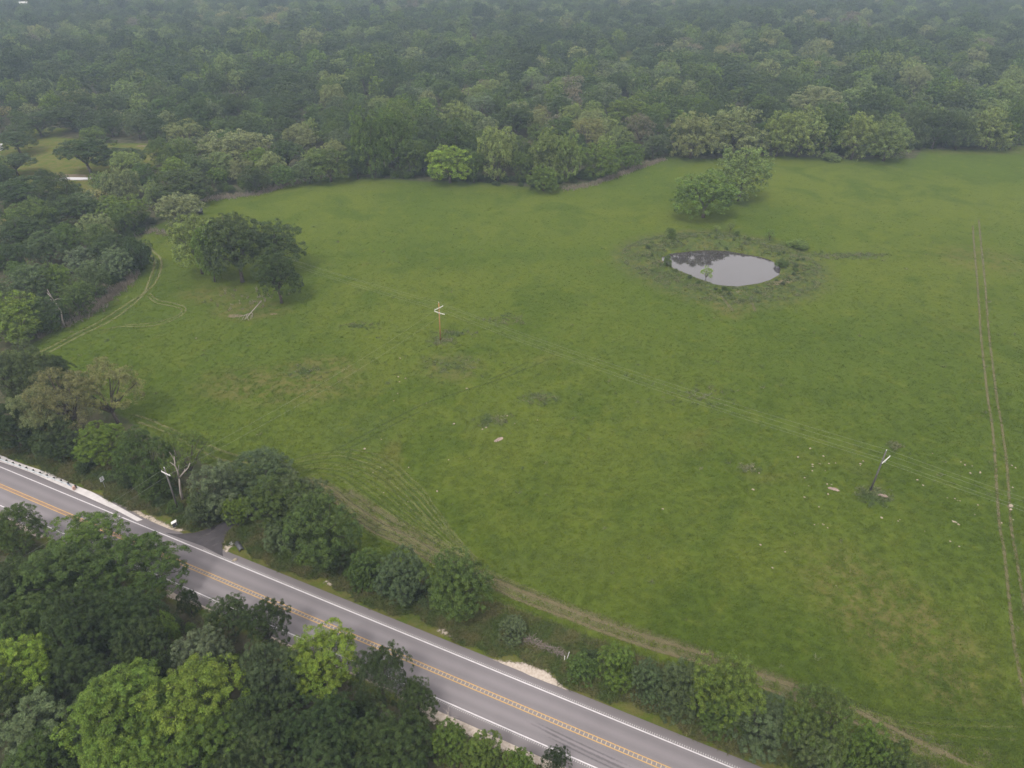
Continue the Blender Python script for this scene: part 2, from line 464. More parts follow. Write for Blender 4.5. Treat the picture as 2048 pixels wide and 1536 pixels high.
# ---------------------------------------------------------------- pond water
def water_mat(name, murk_or_sky, rough=0.05, bump=0.05):
    t = NT(name); p = t.pos()
    c = t.mix(t.ramp(t.noise(p, 0.25, 3, 0.5), 0.3, 0.7), tuple(q * 0.85 for q in murk_or_sky), murk_or_sky)
    s = t.principled(c, rough, spec=0.5); t.set(s.inputs["IOR"], 1.8)
    b = t.n("Bump"); t.set(b.inputs["Strength"], bump); t.set(b.inputs["Distance"], 0.05)
    t.set(b.inputs["Height"], t.noise(p, 2.5, 3, 0.6)); t.t.links.new(b.outputs[0], s.inputs["Normal"])
    t.surf(s.outputs[0]); return t.m
mb = MB(); mb.poly([(PCX + (x - PCX) * 1.03, PCY + (y - PCY) * 1.04) for x, y in POND], WATER_Z - 1.5, WATER_Z)
tag(mb.build("pond_water", water_mat("pond_water", (0.05, 0.045, 0.045), 0.02, 0.02)), kind="structure")

# ---------------------------------------------------------------- road
def strip(name, s0, s1, t0, t1, z, mat, step=4.0, kind="structure", tt=None):
    n = max(1, int(abs(s1 - s0) / step)); V = []
    for i in range(n + 1):
        s = s0 + (s1 - s0) * i / n
        for t in (t0, t1):
            V.append(road_pt(s, t) + (z,))
    F = [(2 * i + 1, 2 * i, 2 * i + 2, 2 * i + 3) for i in range(n)]
    me = mesh_np(name, V, F, mat)
    uv = [t for i in range(n + 1) for t in (t0, t1)]
    attr(me, "across", uv)
    return tag(link(bpy.data.objects.new(name, me)), kind=kind)

def asphalt_mat():
    t = NT("asphalt"); p = t.pos(); x = t.attr("across").outputs["Fac"]
    base = t.mix(t.ramp(t.noise(p, 0.12, 4, 0.6), 0.3, 0.7), (0.156, 0.144, 0.148), (0.182, 0.168, 0.172))
    base = t.mix(t.ramp(t.noise(p, 9.0, 3, 0.8), 0.35, 0.65, 0, 0.5), base, (0.205, 0.185, 0.192))
    # paler worn strip between wheel paths, darker polished wheel paths
    wob = t.math('ADD', x, t.math('MULTIPLY', t.math('SUBTRACT', t.noise(p, 0.08, 2), 0.5), 0.5))
    for c0 in (-1.75, -5.4):
        g = t.math('ABSOLUTE', t.math('SUBTRACT', wob, c0))
        base = t.mix(t.ramp(g, 0.05, 0.55, 0.45, 0.0), base, (0.212, 0.190, 0.198))
    for c0 in (-0.75, -2.7, -4.5, -6.3):
        g = t.math('ABSOLUTE', t.math('SUBTRACT', wob, c0))
        base = t.mix(t.ramp(g, 0.1, 0.5, 0.22, 0.0), base, (0.115, 0.104, 0.110))
    e = t.math('ABSOLUTE', t.math('ADD', x, 3.6))
    base = t.mix(t.ramp(e, 3.75, 4.5, 0.0, 0.5), base, (0.125, 0.109, 0.108))
    b = t.n("Bump"); t.set(b.inputs["Strength"], 0.25); t.set(b.inputs["Distance"], 0.02); t.set(b.inputs["Height"], t.noise(p, 25, 3, 0.7))
    s = t.principled(base, 0.85, spec=0.2); t.t.links.new(b.outputs[0], s.inputs["Normal"])
    t.surf(s.outputs[0]); return t.m
M_ASPHALT = asphalt_mat()
# road slab with sloping edges
V, F = [], []
prof = [(-8.9, 0.0), (-8.25, 0.115), (-3.6, 0.16), (1.05, 0.115), (1.7, 0.0)]
ss = np.linspace(-80, 260, 86)
dn = [(rng.normal() * 0.16, rng.normal() * 0.16) for _ in ss]
for k, s in enumerate(ss):
    wid = 0.9 * (1 - sstep(np.array([s]), 26, 40)[0])
    for j, (t, z) in enumerate(prof):
        tt = t + (dn[k][0] if j == 1 else dn[k][1] + wid if j == 3 else wid if j == 4 else 0)
        V.append(road_pt(s, tt) + (z,))
for i in range(len(ss) - 1):
    for j in range(4):
        a = i * 5 + j; F.append((a + 1, a, a + 5, a + 6))
me = mesh_np("road", V, F, M_ASPHALT)
attr(me, "across", [road_st(v[0], v[1])[1] for v in V])
tag(link(bpy.data.objects.new("road", me)), kind="structure")
def crown_z(t): return 0.16 - abs(t + 3.6) * (0.045 / 4.75)

def paint_mat(name, col):
    t = NT(name); p = t.pos()
    c = t.mix(t.ramp(t.noise(p, 3.5, 5, 0.7), 0.35, 0.75), col, tuple(q * 0.72 for q in col))
    t.surf(t.principled(c, 0.7, spec=0.3).outputs[0]); return t.m
M_WHITE = paint_mat("white_road_paint", (0.58, 0.55, 0.56))
M_YELLOW = paint_mat("yellow_road_paint", (0.50, 0.31, 0.10))
M_TICK = paint_mat("worn_white_paint", (0.36, 0.34, 0.33))
M_TICKY = paint_mat("worn_yellow_paint", (0.42, 0.34, 0.24))
for t, m in ((0.0, M_WHITE), (-7.2, M_WHITE)):
    strip("edge_line", -80, 260, t - 0.085, t + 0.085, crown_z(t) + 0.016, m)
for t in (-3.31, -3.93):
    strip("centre_line", -80, 260, t - 0.065, t + 0.065, crown_z(t) + 0.016, M_YELLOW)
strip("centre_strip", -80, 50, -3.86, -3.38, crown_z(-3.6) + 0.010, plain("centre_strip_wash", (0.235, 0.165, 0.125), 0.85, 0.12, 0.8))
def ticks(name, s0, s1, step, t0, t1, wid, mat):
    V, F = [], []
    s = s0
    while s < s1:
        b = len(V); z = crown_z((t0 + t1) / 2) + 0.018
        for ds, t in ((-wid / 2, t0), (wid / 2, t0), (wid / 2, t1), (-wid / 2, t1)):
            V.append(road_pt(s + ds, t) + (z,))
        F.append((b, b + 1, b + 2, b + 3)); s += step
    tag(link(bpy.data.objects.new(name, mesh_np(name, V, F, mat))), kind="structure")
ticks("centre_rumble_marks", 50, 175, 0.61, -3.84, -3.40, 0.13, M_TICKY)
ticks("edge_rumble_marks", 53, 175, 0.305, 0.16, 0.42, 0.14, M_TICK)
ticks("edge_rumble_marks", 50, 175, 0.305, -7.58, -7.36, 0.12, M_TICK)
skid = sheet_material("skid_mark", (0.07, 0.065, 0.07), (0.09, 0.085, 0.088), 3.0, 0.5, 0.30, 0.5)
def rs(pts): return [road_pt(s, t) for s, t in pts]
def skid_ribbons():
    items = []
    for pts, w in (([(68.5, -4.0), (71.5, -4.35), (75.5, -4.9)], 0.16), ([(115, -5.1), (122, -5.6), (130, -5.9), (136, -6.4)], 0.45), ([(116, -4.75), (124, -5.1), (131, -5.3)], 0.35), ([(118, -5.9), (125, -6.3), (134, -6.6)], 0.3)):
        items.append((rs(pts), w, 0.178))
    Vs = ribbons("skid_marks", skid, items)
skid_ribbons()

M_CONC = plain("pale_concrete", (0.50, 0.47, 0.46), 0.9, 0.10, 0.7)
mb = MB(); mb.poly([(-111.8,116.43),(-103.14,112.33),(-98.82,110.11),(-89.94,106.6),(-83.26,103.08),(-78.95,101.1),(-72.37,97.27),(-66.22,93.69),(-67.04,93.31),(-71.76,95.95),(-79.8,99.99),(-87.38,103.66),(-94.01,106.9),(-97.91,108.57),(-101.8,110.11),(-110.01,113.62)][::-1], -0.05, 0.128)
tag(mb.build("concrete_apron", M_CONC), kind="structure")
M_DRIVE = plain("dark_driveway_asphalt", (0.058, 0.052, 0.055), 0.9, 0.18, 0.5)
def drive():
    L_ = [(-62.66,90.76),(-58.54,90.15),(-55.77,90.46),(-54.34,91.13),(-52.99,92.06),(-51.72,93.0),(-49.25,95.04),(-46.61,98.35),(-44.16,102.94)]
    R_ = [(-48.5,84.32),(-49.14,85.57),(-49.69,87.06),(-50.07,89.19),(-49.98,90.76),(-49.59,92.24),(-47.12,94.01),(-44.38,97.01),(-41.42,101.52)]
    V, F = [], []
    for a, b in zip(L_, R_):
        for u in np.linspace(0, 1, 7):
            x, y = a[0] + (b[0] - a[0]) * u, a[1] + (b[1] - a[1]) * u
            s, t = road_st(x, y)
            V.append((x, y, 0.119 if t < 3 else 0.10 + hz(x, y)))
    for i in range(len(L_) - 1):
        for j in range(6):
            k = i * 7 + j; F.append((k, k + 1, k + 8, k + 7))
    me = mesh_np("driveway", V, F, M_DRIVE, True)
    tag(link(bpy.data.objects.new("driveway", me)), kind="structure")
drive()
wash = sheet_material("dusty_wash", (0.16, 0.145, 0.14), (0.20, 0.18, 0.175), 2.0, 0.5, 0.5, 0.5)
ribbons("tyre_dust", wash, [([(-55.94,88.83),(-53.68,89.79),(-51.01,92.24)], 0.5, 0.125), ([(-54.02,87.88),(-52.03,88.83),(-50.32,91.5)], 0.4, 0.125), ([(-52.18,86.83),(-51.01,87.65),(-50.32,89.43)], 0.35, 0.125)])

M_GRAVEL = sheet_material("gravel", (0.34, 0.285, 0.235), (0.46, 0.40, 0.34), 1.6, 0.30, 1.0, 0.42)
M_GRAVEL2 = sheet_material("thin_gravel", (0.33, 0.275, 0.215), (0.45, 0.39, 0.32), 1.2, 0.30, 1.0, 0.44)
patch("gravel_layby", [(-4.3,65.21),(-2.84,65.04),(-0.07,64.79),(2.75,64.37),(5.09,63.22),(6.65,61.46),(8.88,59.14),(7.37,59.44),(2.9,61.54),(-1.08,63.22),(-2.82,64.13)], 0.03, M_GRAVEL, 0.7)
patch("gravel_shoulder", [(-15.8,61.14),(-10.53,58.23),(-3.95,55.1),(0.2,53.01),(5.65,50.41),(9.83,48.37),(7.79,46.4),(4.18,48.87),(1.22,50.15),(-1.81,51.33),(-4.19,52.67),(-6.8,53.49),(-9.32,54.47),(-11.1,54.89),(-13.21,57.05),(-16.2,58.91)], 0.03, M_GRAVEL, 0.8)
patch("gravel_shoulder", [(-99.68,100.4),(-91.82,96.61),(-83.01,92.24),(-81.13,88.83),(-84.07,89.43),(-97.14,96.35)], 0.03, M_GRAVEL, 0.8)
patch("gravel_shoulder", [(-56.4,79.35),(-47.82,75.79),(-35.13,69.92),(-23.49,64.46),(-15.78,60.99),(-16.25,59.29),(-23.1,62.42),(-34.45,67.43),(-46.95,73.36),(-55.15,76.29)], 0.03, M_GRAVEL, 0.8)
patch("gravel_verge", [(-77.06,100.12),(-72.43,97.41),(-65.78,93.5),(-62.33,91.25),(-58.69,90.52),(-55.18,91.5),(-52.97,92.75),(-54.22,93.76),(-56.44,92.49),(-59.9,92.24),(-63.48,94.01),(-67.92,96.35),(-72.81,99.03)], 0.03, M_GRAVEL2, 0.9)
patch("gravel_verge", [(-50.18,88.24),(-49.62,89.43),(-47.61,88.59),(-46.01,87.65),(-47.66,87.41),(-48.38,86.48),(-47.36,84.43),(-45.49,83.32),(-41.56,81.36),(-34.07,77.8),(-25.24,73.65),(-16.96,69.92),(-9.11,66.14),(-2.83,64.46),(-2.81,63.71),(-9.05,65.29),(-16.82,68.84),(-25.06,72.69),(-33.79,76.69),(-41.18,80.08),(-48.11,83.65)], 0.03, M_GRAVEL2, 0.7)
patch("gravel_verge", [(-31.37,80.08),(-27.08,79.04),(-26.07,78.01),(-30.23,78.62)], 0.03, M_GRAVEL2, 0.8)
patch("gravel_verge", [(-12.92,71.2),(-9.4,70.1),(-7.03,68.31),(-7.36,67.61),(-10.86,69.38)], 0.03, M_GRAVEL2, 0.8)
patch("gravel_verge", [(8.75,59.29),(14.64,56.46),(21.5,53.36),(26.84,50.94),(31.39,48.87),(31.17,48.12),(26.58,49.89),(21.26,52.13),(14.5,55.38),(8.66,58.08)], 0.03, M_GRAVEL2, 0.7)

# wheel tracks worn into the pasture
M_RUT = sheet_material("worn_rut", (0.128, 0.112, 0.052), (0.160, 0.136, 0.075), 0.7, 0.50, 0.70, 0.50)
M_FAINT = sheet_material("flattened_grass", (0.130, 0.148, 0.040), (0.160, 0.172, 0.062), 0.7, 0.5, 0.55, 0.50)
M_DARKT = sheet_material("bent_dark_grass", (0.050, 0.070, 0.022), (0.062, 0.085, 0.028), 0.7, 0.5, 0.40, 0.50)
M_PALE = sheet_material("pale_wheel_line", (0.165, 0.165, 0.065), (0.19, 0.185, 0.08), 0.6, 0.5, 0.65, 0.48)
M_WORN = sheet_material("trodden_grass", (0.125, 0.112, 0.055), (0.15, 0.135, 0.072), 0.5, 0.5, 0.65, 0.46)
main_up = [(-41.6,104.82),(-38.54,104.53),(-35.44,102.65),(-32.63,100.54),(-29.14,97.41),(-23.92,93.44),(-20.12,90.88),(-15.36,87.88),(-11.59,85.0),(-9.73,83.76),(-5.83,81.68),(-1.22,78.93),(4.37,76.29),(9.73,73.55),(14.89,71.06),(22.31,68.08),(28.29,65.8),(33.0,63.55),(37.61,61.49),(42.09,59.52),(45.24,57.86),(48.19,55.99),(51.08,54.19),(53.77,52.2),(57.38,50.02),(60.71,48.12)]
main_lo = [(-41.46,103.51),(-37.88,102.51),(-34.56,100.17),(-31.2,97.06),(-27.83,93.76),(-24.6,90.88),(-20.92,88.76),(-17.38,86.71),(-12.72,83.21),(-8.55,80.93),(-4.0,78.73),(0.22,76.29),(4.3,74.22),(9.61,71.85),(14.67,69.32),(20.82,66.74),(27.89,64.04),(32.95,61.46),(36.99,59.52),(40.9,57.71),(45.47,55.6),(48.65,53.63),(53.16,50.67)]
def lerp_poly(a, b, u, n=14):
    def rs_(p):
        p = np.array(p); d = np.concatenate([[0], np.cumsum(np.linalg.norm(np.diff(p, axis=0), axis=1))])
        q = np.linspace(0, d[-1], n); return np.stack([np.interp(q, d, p[:, 0]), np.interp(q, d, p[:, 1])], 1)
    A, B = rs_(a), rs_(b); return [tuple(v) for v in A * (1 - u) + B * u]
ribbons("trodden_band", M_WORN, [(lerp_poly(main_up, main_lo, 0.25, 40), 4.2, 0.02), ([(-32.11,102.65),(-27.19,98.35),(-21.01,93.76),(-13.15,88.24),(-5.52,83.32)], 2.2, 0.02), ([(45.65,57.78),(51.04,54.54),(56.79,51.46),(65.2,49.51)], 3.2, 0.02)])
ribbons("wheel_ruts", M_RUT, [(main_up, 0.95, 0.03), (main_lo, 0.85, 0.03)])
inner = [(-42.44,105.85),(-37.38,106.6),(-33.18,105.11),(-28.61,101.1),(-22.09,95.04),(-14.25,88.83),(-6.17,82.88)]
outer = [(-46.27,109.18),(-40.88,113.13),(-33.16,115.1),(-24.46,111.53),(-16.99,102.51),(-10.99,91.87),(-4.93,83.1)]
fan, fan_d = [], []
for k in range(15):
    u = k / 14
    line = lerp_poly(inner, outer, u)
    if k % 3 == 2: line = line[3:]
    if k % 4 == 3: line = line[:-3]
    line = [(x + rng.normal() * 0.18, y + rng.normal() * 0.18) for x, y in line]
    (fan if k % 2 == 0 else fan_d).append((line, 0.34 + 0.2 * rng.random(), 0.024 + 0.004 * (k % 3)))
for k in range(6):
    line = lerp_poly(inner, outer, 0.1 + 0.15 * k)[7:]
    line = [(x + 0.5 * i * 0.1, y - 0.3 + 0.1 * k) for i, (x, y) in enumerate(line)]
    fan.append((line, 0.4, 0.034))
for k in range(9):
    o_ = -2.4 + 0.62 * k
    seg = lerp_poly(main_up, main_lo, 0.5, 40)[1:22 - (k * 5) % 7]
    seg = [(x + 0.45 * o_ + rng.normal() * 0.10, y + 0.85 * o_ + rng.normal() * 0.10) for x, y in seg]
    (fan if k % 2 else fan_d).append((seg, 0.32, 0.036))
ribbons("turning_tracks", M_FAINT, fan)
ribbons("turning_tracks", M_DARKT, fan_d)
ribbons("wheel_tracks", M_PALE, [([(-124.02,226.1),(-119.52,219.15),(-113.82,210.93),(-111.29,205.46),(-108.35,194.25),(-106.81,187.28),(-108.29,180.63),(-110.49,170.29),(-113.52,162.78),(-116.41,155.75),(-118.54,151.79),(-120.47,147.04)], 0.9, 0.03),
    ([(-121.06,223.89),(-116.4,217.05),(-112.02,211.73),(-108.64,204.32),(-106.2,194.11),(-106.23,188.28),(-106.55,178.64),(-108.19,169.43),(-111.8,161.98),(-115.19,153.51),(-117.63,148.45)], 0.9, 0.034),
    ([(-105.79,188.28),(-100.99,182.72),(-95.06,180.19),(-90.83,177.41),(-89.96,173.35),(-92.37,168.86),(-97.36,166.62),(-104.2,166.62),(-109.09,163.59)], 0.6, 0.03), ([(-105.66,186.29),(-100.47,180.82),(-94.68,178.33),(-91.33,176.19),(-90.99,173.21),(-93.51,170.01),(-97.97,168.02),(-104.72,167.73)], 0.6, 0.034)])
ribbons("wheel_tracks", M_DARKT, [([(-122.79,225.21),(-117.99,217.89),(-112.63,210.53),(-109.88,204.7),(-107.24,194.11),(-106.38,187.28),(-107.53,179.57),(-109.41,170.01),(-112.73,162.52),(-115.87,154.75),(-118.46,150.34)], 0.8, 0.026), ([(-93.27,169.43),(-97.0,165.78),(-103.81,165.78),(-108.56,162.52)], 0.6, 0.026)])
ribbons("wheel_tracks", M_PALE, [([(-84.0,126.76),(-78.45,124.52),(-70.72,120.12),(-63.38,116.0),(-58.73,113.54),(-53.08,111.21),(-48.36,110.27),(-45.96,108.26),(-43.95,105.7)], 0.75, 0.03), ([(-82.15,124.34),(-75.07,121.09),(-69.46,117.87),(-63.25,113.62),(-56.52,110.27),(-49.97,109.49),(-46.24,106.6),(-44.56,104.38)], 0.75, 0.03)])
ribbons("wheel_ruts", M_RUT, [([(134.93,187.28),(130.6,178.64),(119.24,156.77),(107.83,134.0),(102.43,122.52),(96.21,110.43),(90.47,99.85),(86.14,91.5),(84.19,87.06),(79.59,77.6),(75.51,69.2),(72.64,62.66),(69.41,55.6)], 0.75, 0.03),
    ([(141.74,195.87),(137.06,186.95),(123.11,160.13),(109.87,134.0),(104.44,122.52),(98.44,110.43),(91.43,97.54),(88.03,91.25),(85.38,85.45),(80.36,74.61),(74.92,62.42)], 0.75, 0.03)])
ribbons("wheel_tracks", M_WORN, [([(163.24,242.07),(146.9,210.53),(134.17,185.64)], 0.8, 0.03), ([(168.71,248.15),(151.95,215.8),(138.98,190.65)], 0.8, 0.03), ([(59.89,185.64),(61.32,174.69)], 1.0, 0.03), ([(68.07,184.01),(67.1,174.69)], 1.0, 0.03)])
ribbons("wheel_tracks", M_DARKT, [([(-36.83,113.13),(-32.57,117.45),(-26.3,124.34),(-19.26,130.9),(-10.78,136.06),(-2.47,140.96),(9.09,149.87)], 0.7, 0.024), ([(-35.79,112.01),(-31.53,116.26),(-25.26,123.06),(-18.3,129.63)], 0.6, 0.024), ([(-6.88,139.23),(-2.26,142.95),(4.4,148.92)], 0.8, 0.024),
    ([(41.61,64.04),(46.64,58.53),(53.88,56.32),(62.96,55.6),(69.68,55.6)], 0.6, 0.024), ([(43.05,60.05),(48.77,57.05),(55.21,54.89),(68.74,54.05)], 0.6, 0.024), ([(45.36,57.05),(51.39,53.84),(58.43,52.13),(67.36,51.8)], 0.7, 0.024)])
ribbons("wheel_tracks", M_FAINT, [([(-8.32,83.99),(-1.97,80.93),(5.26,76.79),(8.36,75.2)], 0.4, 0.028), ([(41.94,58.91),(49.5,55.6),(57.83,53.49),(67.98,52.81)], 0.6, 0.028), ([(43.88,58.53),(52.19,55.6),(61.82,54.75),(69.16,54.75)], 0.6, 0.028)])

# ---------------------------------------------------------------- plants: crown and trunk meshes
def unit(v): return v / (np.linalg.norm(v, axis=-1, keepdims=True) + 1e-9)

def leaf_mesh(name, pos, nrm, L, wr, mat, r, v, hue, along=None):
    n = len(pos)
    nrm = unit(nrm)
    a = unit(np.cross(nrm, unit(r.normal(size=(n, 3))))) if along is None else unit(along)
    b = unit(np.cross(nrm, a))
    L = np.asarray(L)[:, None]
    p0 = pos - a * L * 0.5; p2 = pos + a * L * 0.5
    lift = nrm * L * 0.14
    p1 = pos + b * L * wr + lift; p3 = pos - b * L * wr + lift
    V = np.stack([p0, p1, p2, p3], 1).reshape(-1, 3)
    me = mesh_np(name, V, np.arange(4 * n).reshape(-1, 4), mat)
    attr(me, "v", np.repeat(v, 4)); attr(me, "hue", np.repeat(hue, 4))
    return me

STY = { # zc, rz, clumps, clump radius, flat, lowest dir z, lobes, leaf width ratio, fill
 'oak':   (0.56, 0.43, 75, (0.085, 0.15), 0.80, -0.88, 0.30, 0.34, 0.12),
 'spread': (0.64, 0.34, 70, (0.09, 0.16), 0.75, -0.45, 0.34, 0.34, 0.10),
 'round': (0.48, 0.49, 80, (0.08, 0.14), 0.90, -0.95, 0.20, 0.34, 0.12),
 'droop': (0.48, 0.49, 80, (0.08, 0.14), 1.05, -0.98, 0.24, 0.30, 0.12),
 'airy':  (0.60, 0.38, 55, (0.08, 0.14), 0.90, -0.75, 0.28, 0.32, 0.04),
 'cedar': (0.50, 0.48, 75, (0.05, 0.095), 2.00, -0.95, 0.25, 0.22, 0.14),
 'bush':  (0.30, 0.66, 60, (0.09, 0.16), 0.85, -0.35, 0.28, 0.38, 0.14),
}
def crown_arrays(style, seed, n, leaf, fine=1.0):
    zc, rz, K, (r0, r1), flat, zmin, lobes, wr, fill = STY[style]
    K = int(K * fine * fine); r0, r1 = r0 / fine, r1 / fine
    r = np.random.default_rng(seed)
    def fib(n, jit):
        k = np.arange(n); zz = 1 - 2 * (k + 0.5) / n; ph = k * 2.399963 + r.uniform(0, 6.28)
        d = np.stack([np.sqrt(1 - zz ** 2) * np.cos(ph), np.sqrt(1 - zz ** 2) * np.sin(ph), zz], 1)
        return unit(d + r.normal(size=d.shape) * jit)
    S3 = np.array([0.5, 0.5, rz])
    LD = fib(20, 0.30); LD = LD[LD[:, 2] > zmin]
    lr = r.uniform(0.75, 1.0 + lobes, len(LD))
    if style == 'cedar': lr = lr * (1.15 - 0.60 * (LD[:, 2] + 1) / 2)
    LC = LD * lr[:, None] * 0.60 * S3
    LR = r.uniform(0.30, 0.46, len(LD)) * (0.8 if style in ('airy', 'cedar') else 1.0)
    C, D = [], []
    per = max(6, int(K * 2.2 / len(LD)))
    for c, d, q in zip(LC, LD, LR):
        e = fib(per * 2, 0.35); e = e[(e @ unit(d + np.array([0, 0, 0.45]))) > -0.35][:per]
        for x in e:
            C.append(c + x * q * S3 * r.uniform(0.8, 1.1)); D.append(unit(x + d * 0.4))
    C, D = np.array(C) + np.array([0, 0, zc]), np.array(D)
    rc = r.uniform(r0, r1, len(D)) * 0.62
    C[:, 2] = np.maximum(C[:, 2], rc * 0.4 * flat + 0.01)
    wts = rc ** 2 * r.uniform(0.5, 1.5, len(D)); wts /= wts.sum()
    nf = int(n * fill); nl = n - nf
    ci = r.choice(len(D), nl, p=wts)
    u = unit(r.normal(size=(nl, 3)))
    bias = unit(D * 0.7 + np.array([0, 0, 0.8]))[ci]
    fl = (u * bias).sum(1) < r.uniform(-0.7, 0.3, nl)
    u[fl] = unit(u[fl] + bias[fl] * 1.3)
    ntuft = 7
    tuft = unit(r.normal(size=(len(D), ntuft, 3)))
    tsel = tuft[ci, r.integers(0, ntuft, nl)]
    u = unit(u + tsel * 0.6)
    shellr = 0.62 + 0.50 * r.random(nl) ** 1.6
    ext = np.array([1, 1, flat])
    P = C[ci] + u * (rc[ci] * shellr)[:, None] * ext
    N = u * 0.75 + np.array([0, 0, 0.45]) + r.normal(size=(nl, 3)) * 0.36
    Pf = unit(r.normal(size=(nf, 3))) * (r.random(nf) ** 0.5)[:, None] * 0.62 * S3 + np.array([0, 0, zc])
    Nf = r.normal(size=(nf, 3)) + np.array([0, 0, 0.4])
    P = np.concatenate([P, Pf]); N = np.concatenate([N, Nf])
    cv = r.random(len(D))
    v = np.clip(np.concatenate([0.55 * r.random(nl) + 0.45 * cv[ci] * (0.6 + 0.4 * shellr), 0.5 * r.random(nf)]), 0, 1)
    hue = np.concatenate([0.5 * r.random(nl) + 0.5 * np.roll(cv, 3)[ci], r.random(nf)])
    al = None
    if style in ('cedar',):
        al = np.concatenate([u * 0.8 + np.array([0, 0, 0.9]) + r.normal(size=(nl, 3)) * 0.25, r.normal(size=(nf, 3))])
        N = r.normal(size=N.shape)
    if style == 'droop':
        al = np.concatenate([u * 0.5 + np.array([0, 0, -0.4]) + r.normal(size=(nl, 3)) * 0.8, r.normal(size=(nf, 3))])
        N = N + u[np.concatenate([np.arange(nl), np.zeros(nf, int)])] * 0.5
    L = leaf * r.uniform(0.65, 1.35, len(P))
    return r, P, N, L, wr, v, hue, al, C

def zc_lo(style): return STY[style][0] - STY[style][1] * 0.9
def crown_mesh(style, seed, n, leaf, mat, fine=1.0):
    r, P, N, L, wr, v, hue, al, C = crown_arrays(style, seed, n, leaf, fine)
    k = 0.49 / np.percentile(np.hypot(P[:, 0], P[:, 1]), 95)
    P[:, :2] *= k; C[:, :2] *= k
    top = np.percentile(P[:, 2], 99.5); lo = max(0.0, zc_lo(style))
    m = (1 - lo) / (top - lo) if top > lo else 1
    up = P[:, 2] > lo; P[up, 2] = lo + (P[up, 2] - lo) * m; C[:, 2] = np.where(C[:, 2] > lo, lo + (C[:, 2] - lo) * m, C[:, 2])
    P[:, 2] = np.maximum(P[:, 2], 0.004)
    return leaf_mesh(style + "_crown", P, N, L, wr, mat, r, v, hue, al), C

def trunk_mesh(style, seed, C, limbs, rad=0.026):
    r = np.random.default_rng(seed + 77); mb = MB()
    fork = {'oak': 0.24, 'spread': 0.30, 'round': 0.2, 'droop': 0.2, 'airy': 0.22, 'cedar': 0.55, 'bush': 0.06}[style]
    lean = r.normal(size=2) * 0.02
    f = Vector((lean[0], lean[1], fork))
    mb.tube([(0, 0, -0.02), (lean[0] * 0.3, lean[1] * 0.3, fork * 0.3), f], [rad * 1.35, rad, rad * 0.85], 7)
    for i in r.permutation(len(C))[:limbs]:
        e = Vector(C[i]); m = f.lerp(e, 0.5) + Vector((r.normal() * 0.03, r.normal() * 0.03, 0.05))
        q = rad * r.uniform(0.35, 0.6)
        mb.tube([f, f.lerp(m, 0.5) + Vector((0, 0, 0.01)), m, e], [q * 1.3, q, q * 0.7, q * 0.25], 5, False)
    return mb.mesh(style + "_trunk", M_BARK, True)

CROWNS = {}
def protos(style, lod):
    key = (style, lod)
    if key not in CROWNS:
        n, leaf, var = {0: (56000, 0.0138, 2), 1: (20000, 0.0215, 3), 2: (3200, 0.050, 4)}[lod]
        if style == 'airy': n = int(n * 0.5); leaf *= 0.95
        if style == 'bush' and lod < 2: n = int(n * 0.75); leaf *= 1.25
        if style == 'cedar': leaf *= 1.25
        if style == 'droop': leaf *= 1.1
        out = []
        for s in range(var):
            seed = hash((len(style) * 31 + ord(style[0]) * 7 + ord(style[1]), s)) % 100000
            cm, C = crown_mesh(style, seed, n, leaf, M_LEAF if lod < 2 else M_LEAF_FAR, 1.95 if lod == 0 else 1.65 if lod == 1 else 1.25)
            tm = trunk_mesh(style, seed, C, 14 if style in ('airy', 'oak', 'spread') else 8) if lod < 2 else None
            out.append((cm, tm))
        CROWNS[key] = out
    return CROWNS[key]

TINT = {
 'dark': (0.044, 0.066, 0.020), 'deep': (0.036, 0.057, 0.016), 'mid': (0.064, 0.098, 0.022), 'fresh': (0.088, 0.132, 0.022),
 'bright': (0.102, 0.152, 0.022), 'lime': (0.138, 0.200, 0.024), 'pale': (0.124, 0.165, 0.046), 'olive': (0.136, 0.160, 0.060),
 'grey': (0.098, 0.128, 0.058), 'dgrey': (0.068, 0.094, 0.036), 'tan': (0.160, 0.160, 0.056), 'brown': (0.120, 0.112, 0.068),
}
NAMES = {'oak': 'oak_tree', 'spread': 'oak_tree', 'round': 'broadleaf_tree', 'droop': 'willowy_tree', 'airy': 'thin_crowned_tree', 'cedar': 'cedar_tree', 'bush': 'bush'}
tree_count = 0
def plant(style, tint, dims, label, group=None, lod=None, name=None, cat=None, wide=1.0):
    global tree_count
    x, y, h, w = dims
    if lod is None: lod = 0 if (y < 140 and w > 4.5) else 1
    pr = protos(style, lod); i = tree_count % len(pr); tree_count += 1
    cm, tm = pr[i]
    root = empty(name or NAMES[style], (x, y, hz(x, y)), random.uniform(0, 6.28))
    root.scale = (w * 1.02, w * 1.02 * wide, h)
    c = link(bpy.data.objects.new("crown", cm), root)
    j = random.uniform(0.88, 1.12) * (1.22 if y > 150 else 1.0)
    tc = TINT[tint] if isinstance(tint, str) else tint
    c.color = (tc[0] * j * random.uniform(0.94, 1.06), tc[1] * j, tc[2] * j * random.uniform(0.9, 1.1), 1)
    link(bpy.data.objects.new("trunk", tm), root)
    return tag(root, label, cat or ("bush" if style == 'bush' else "tree"), group)

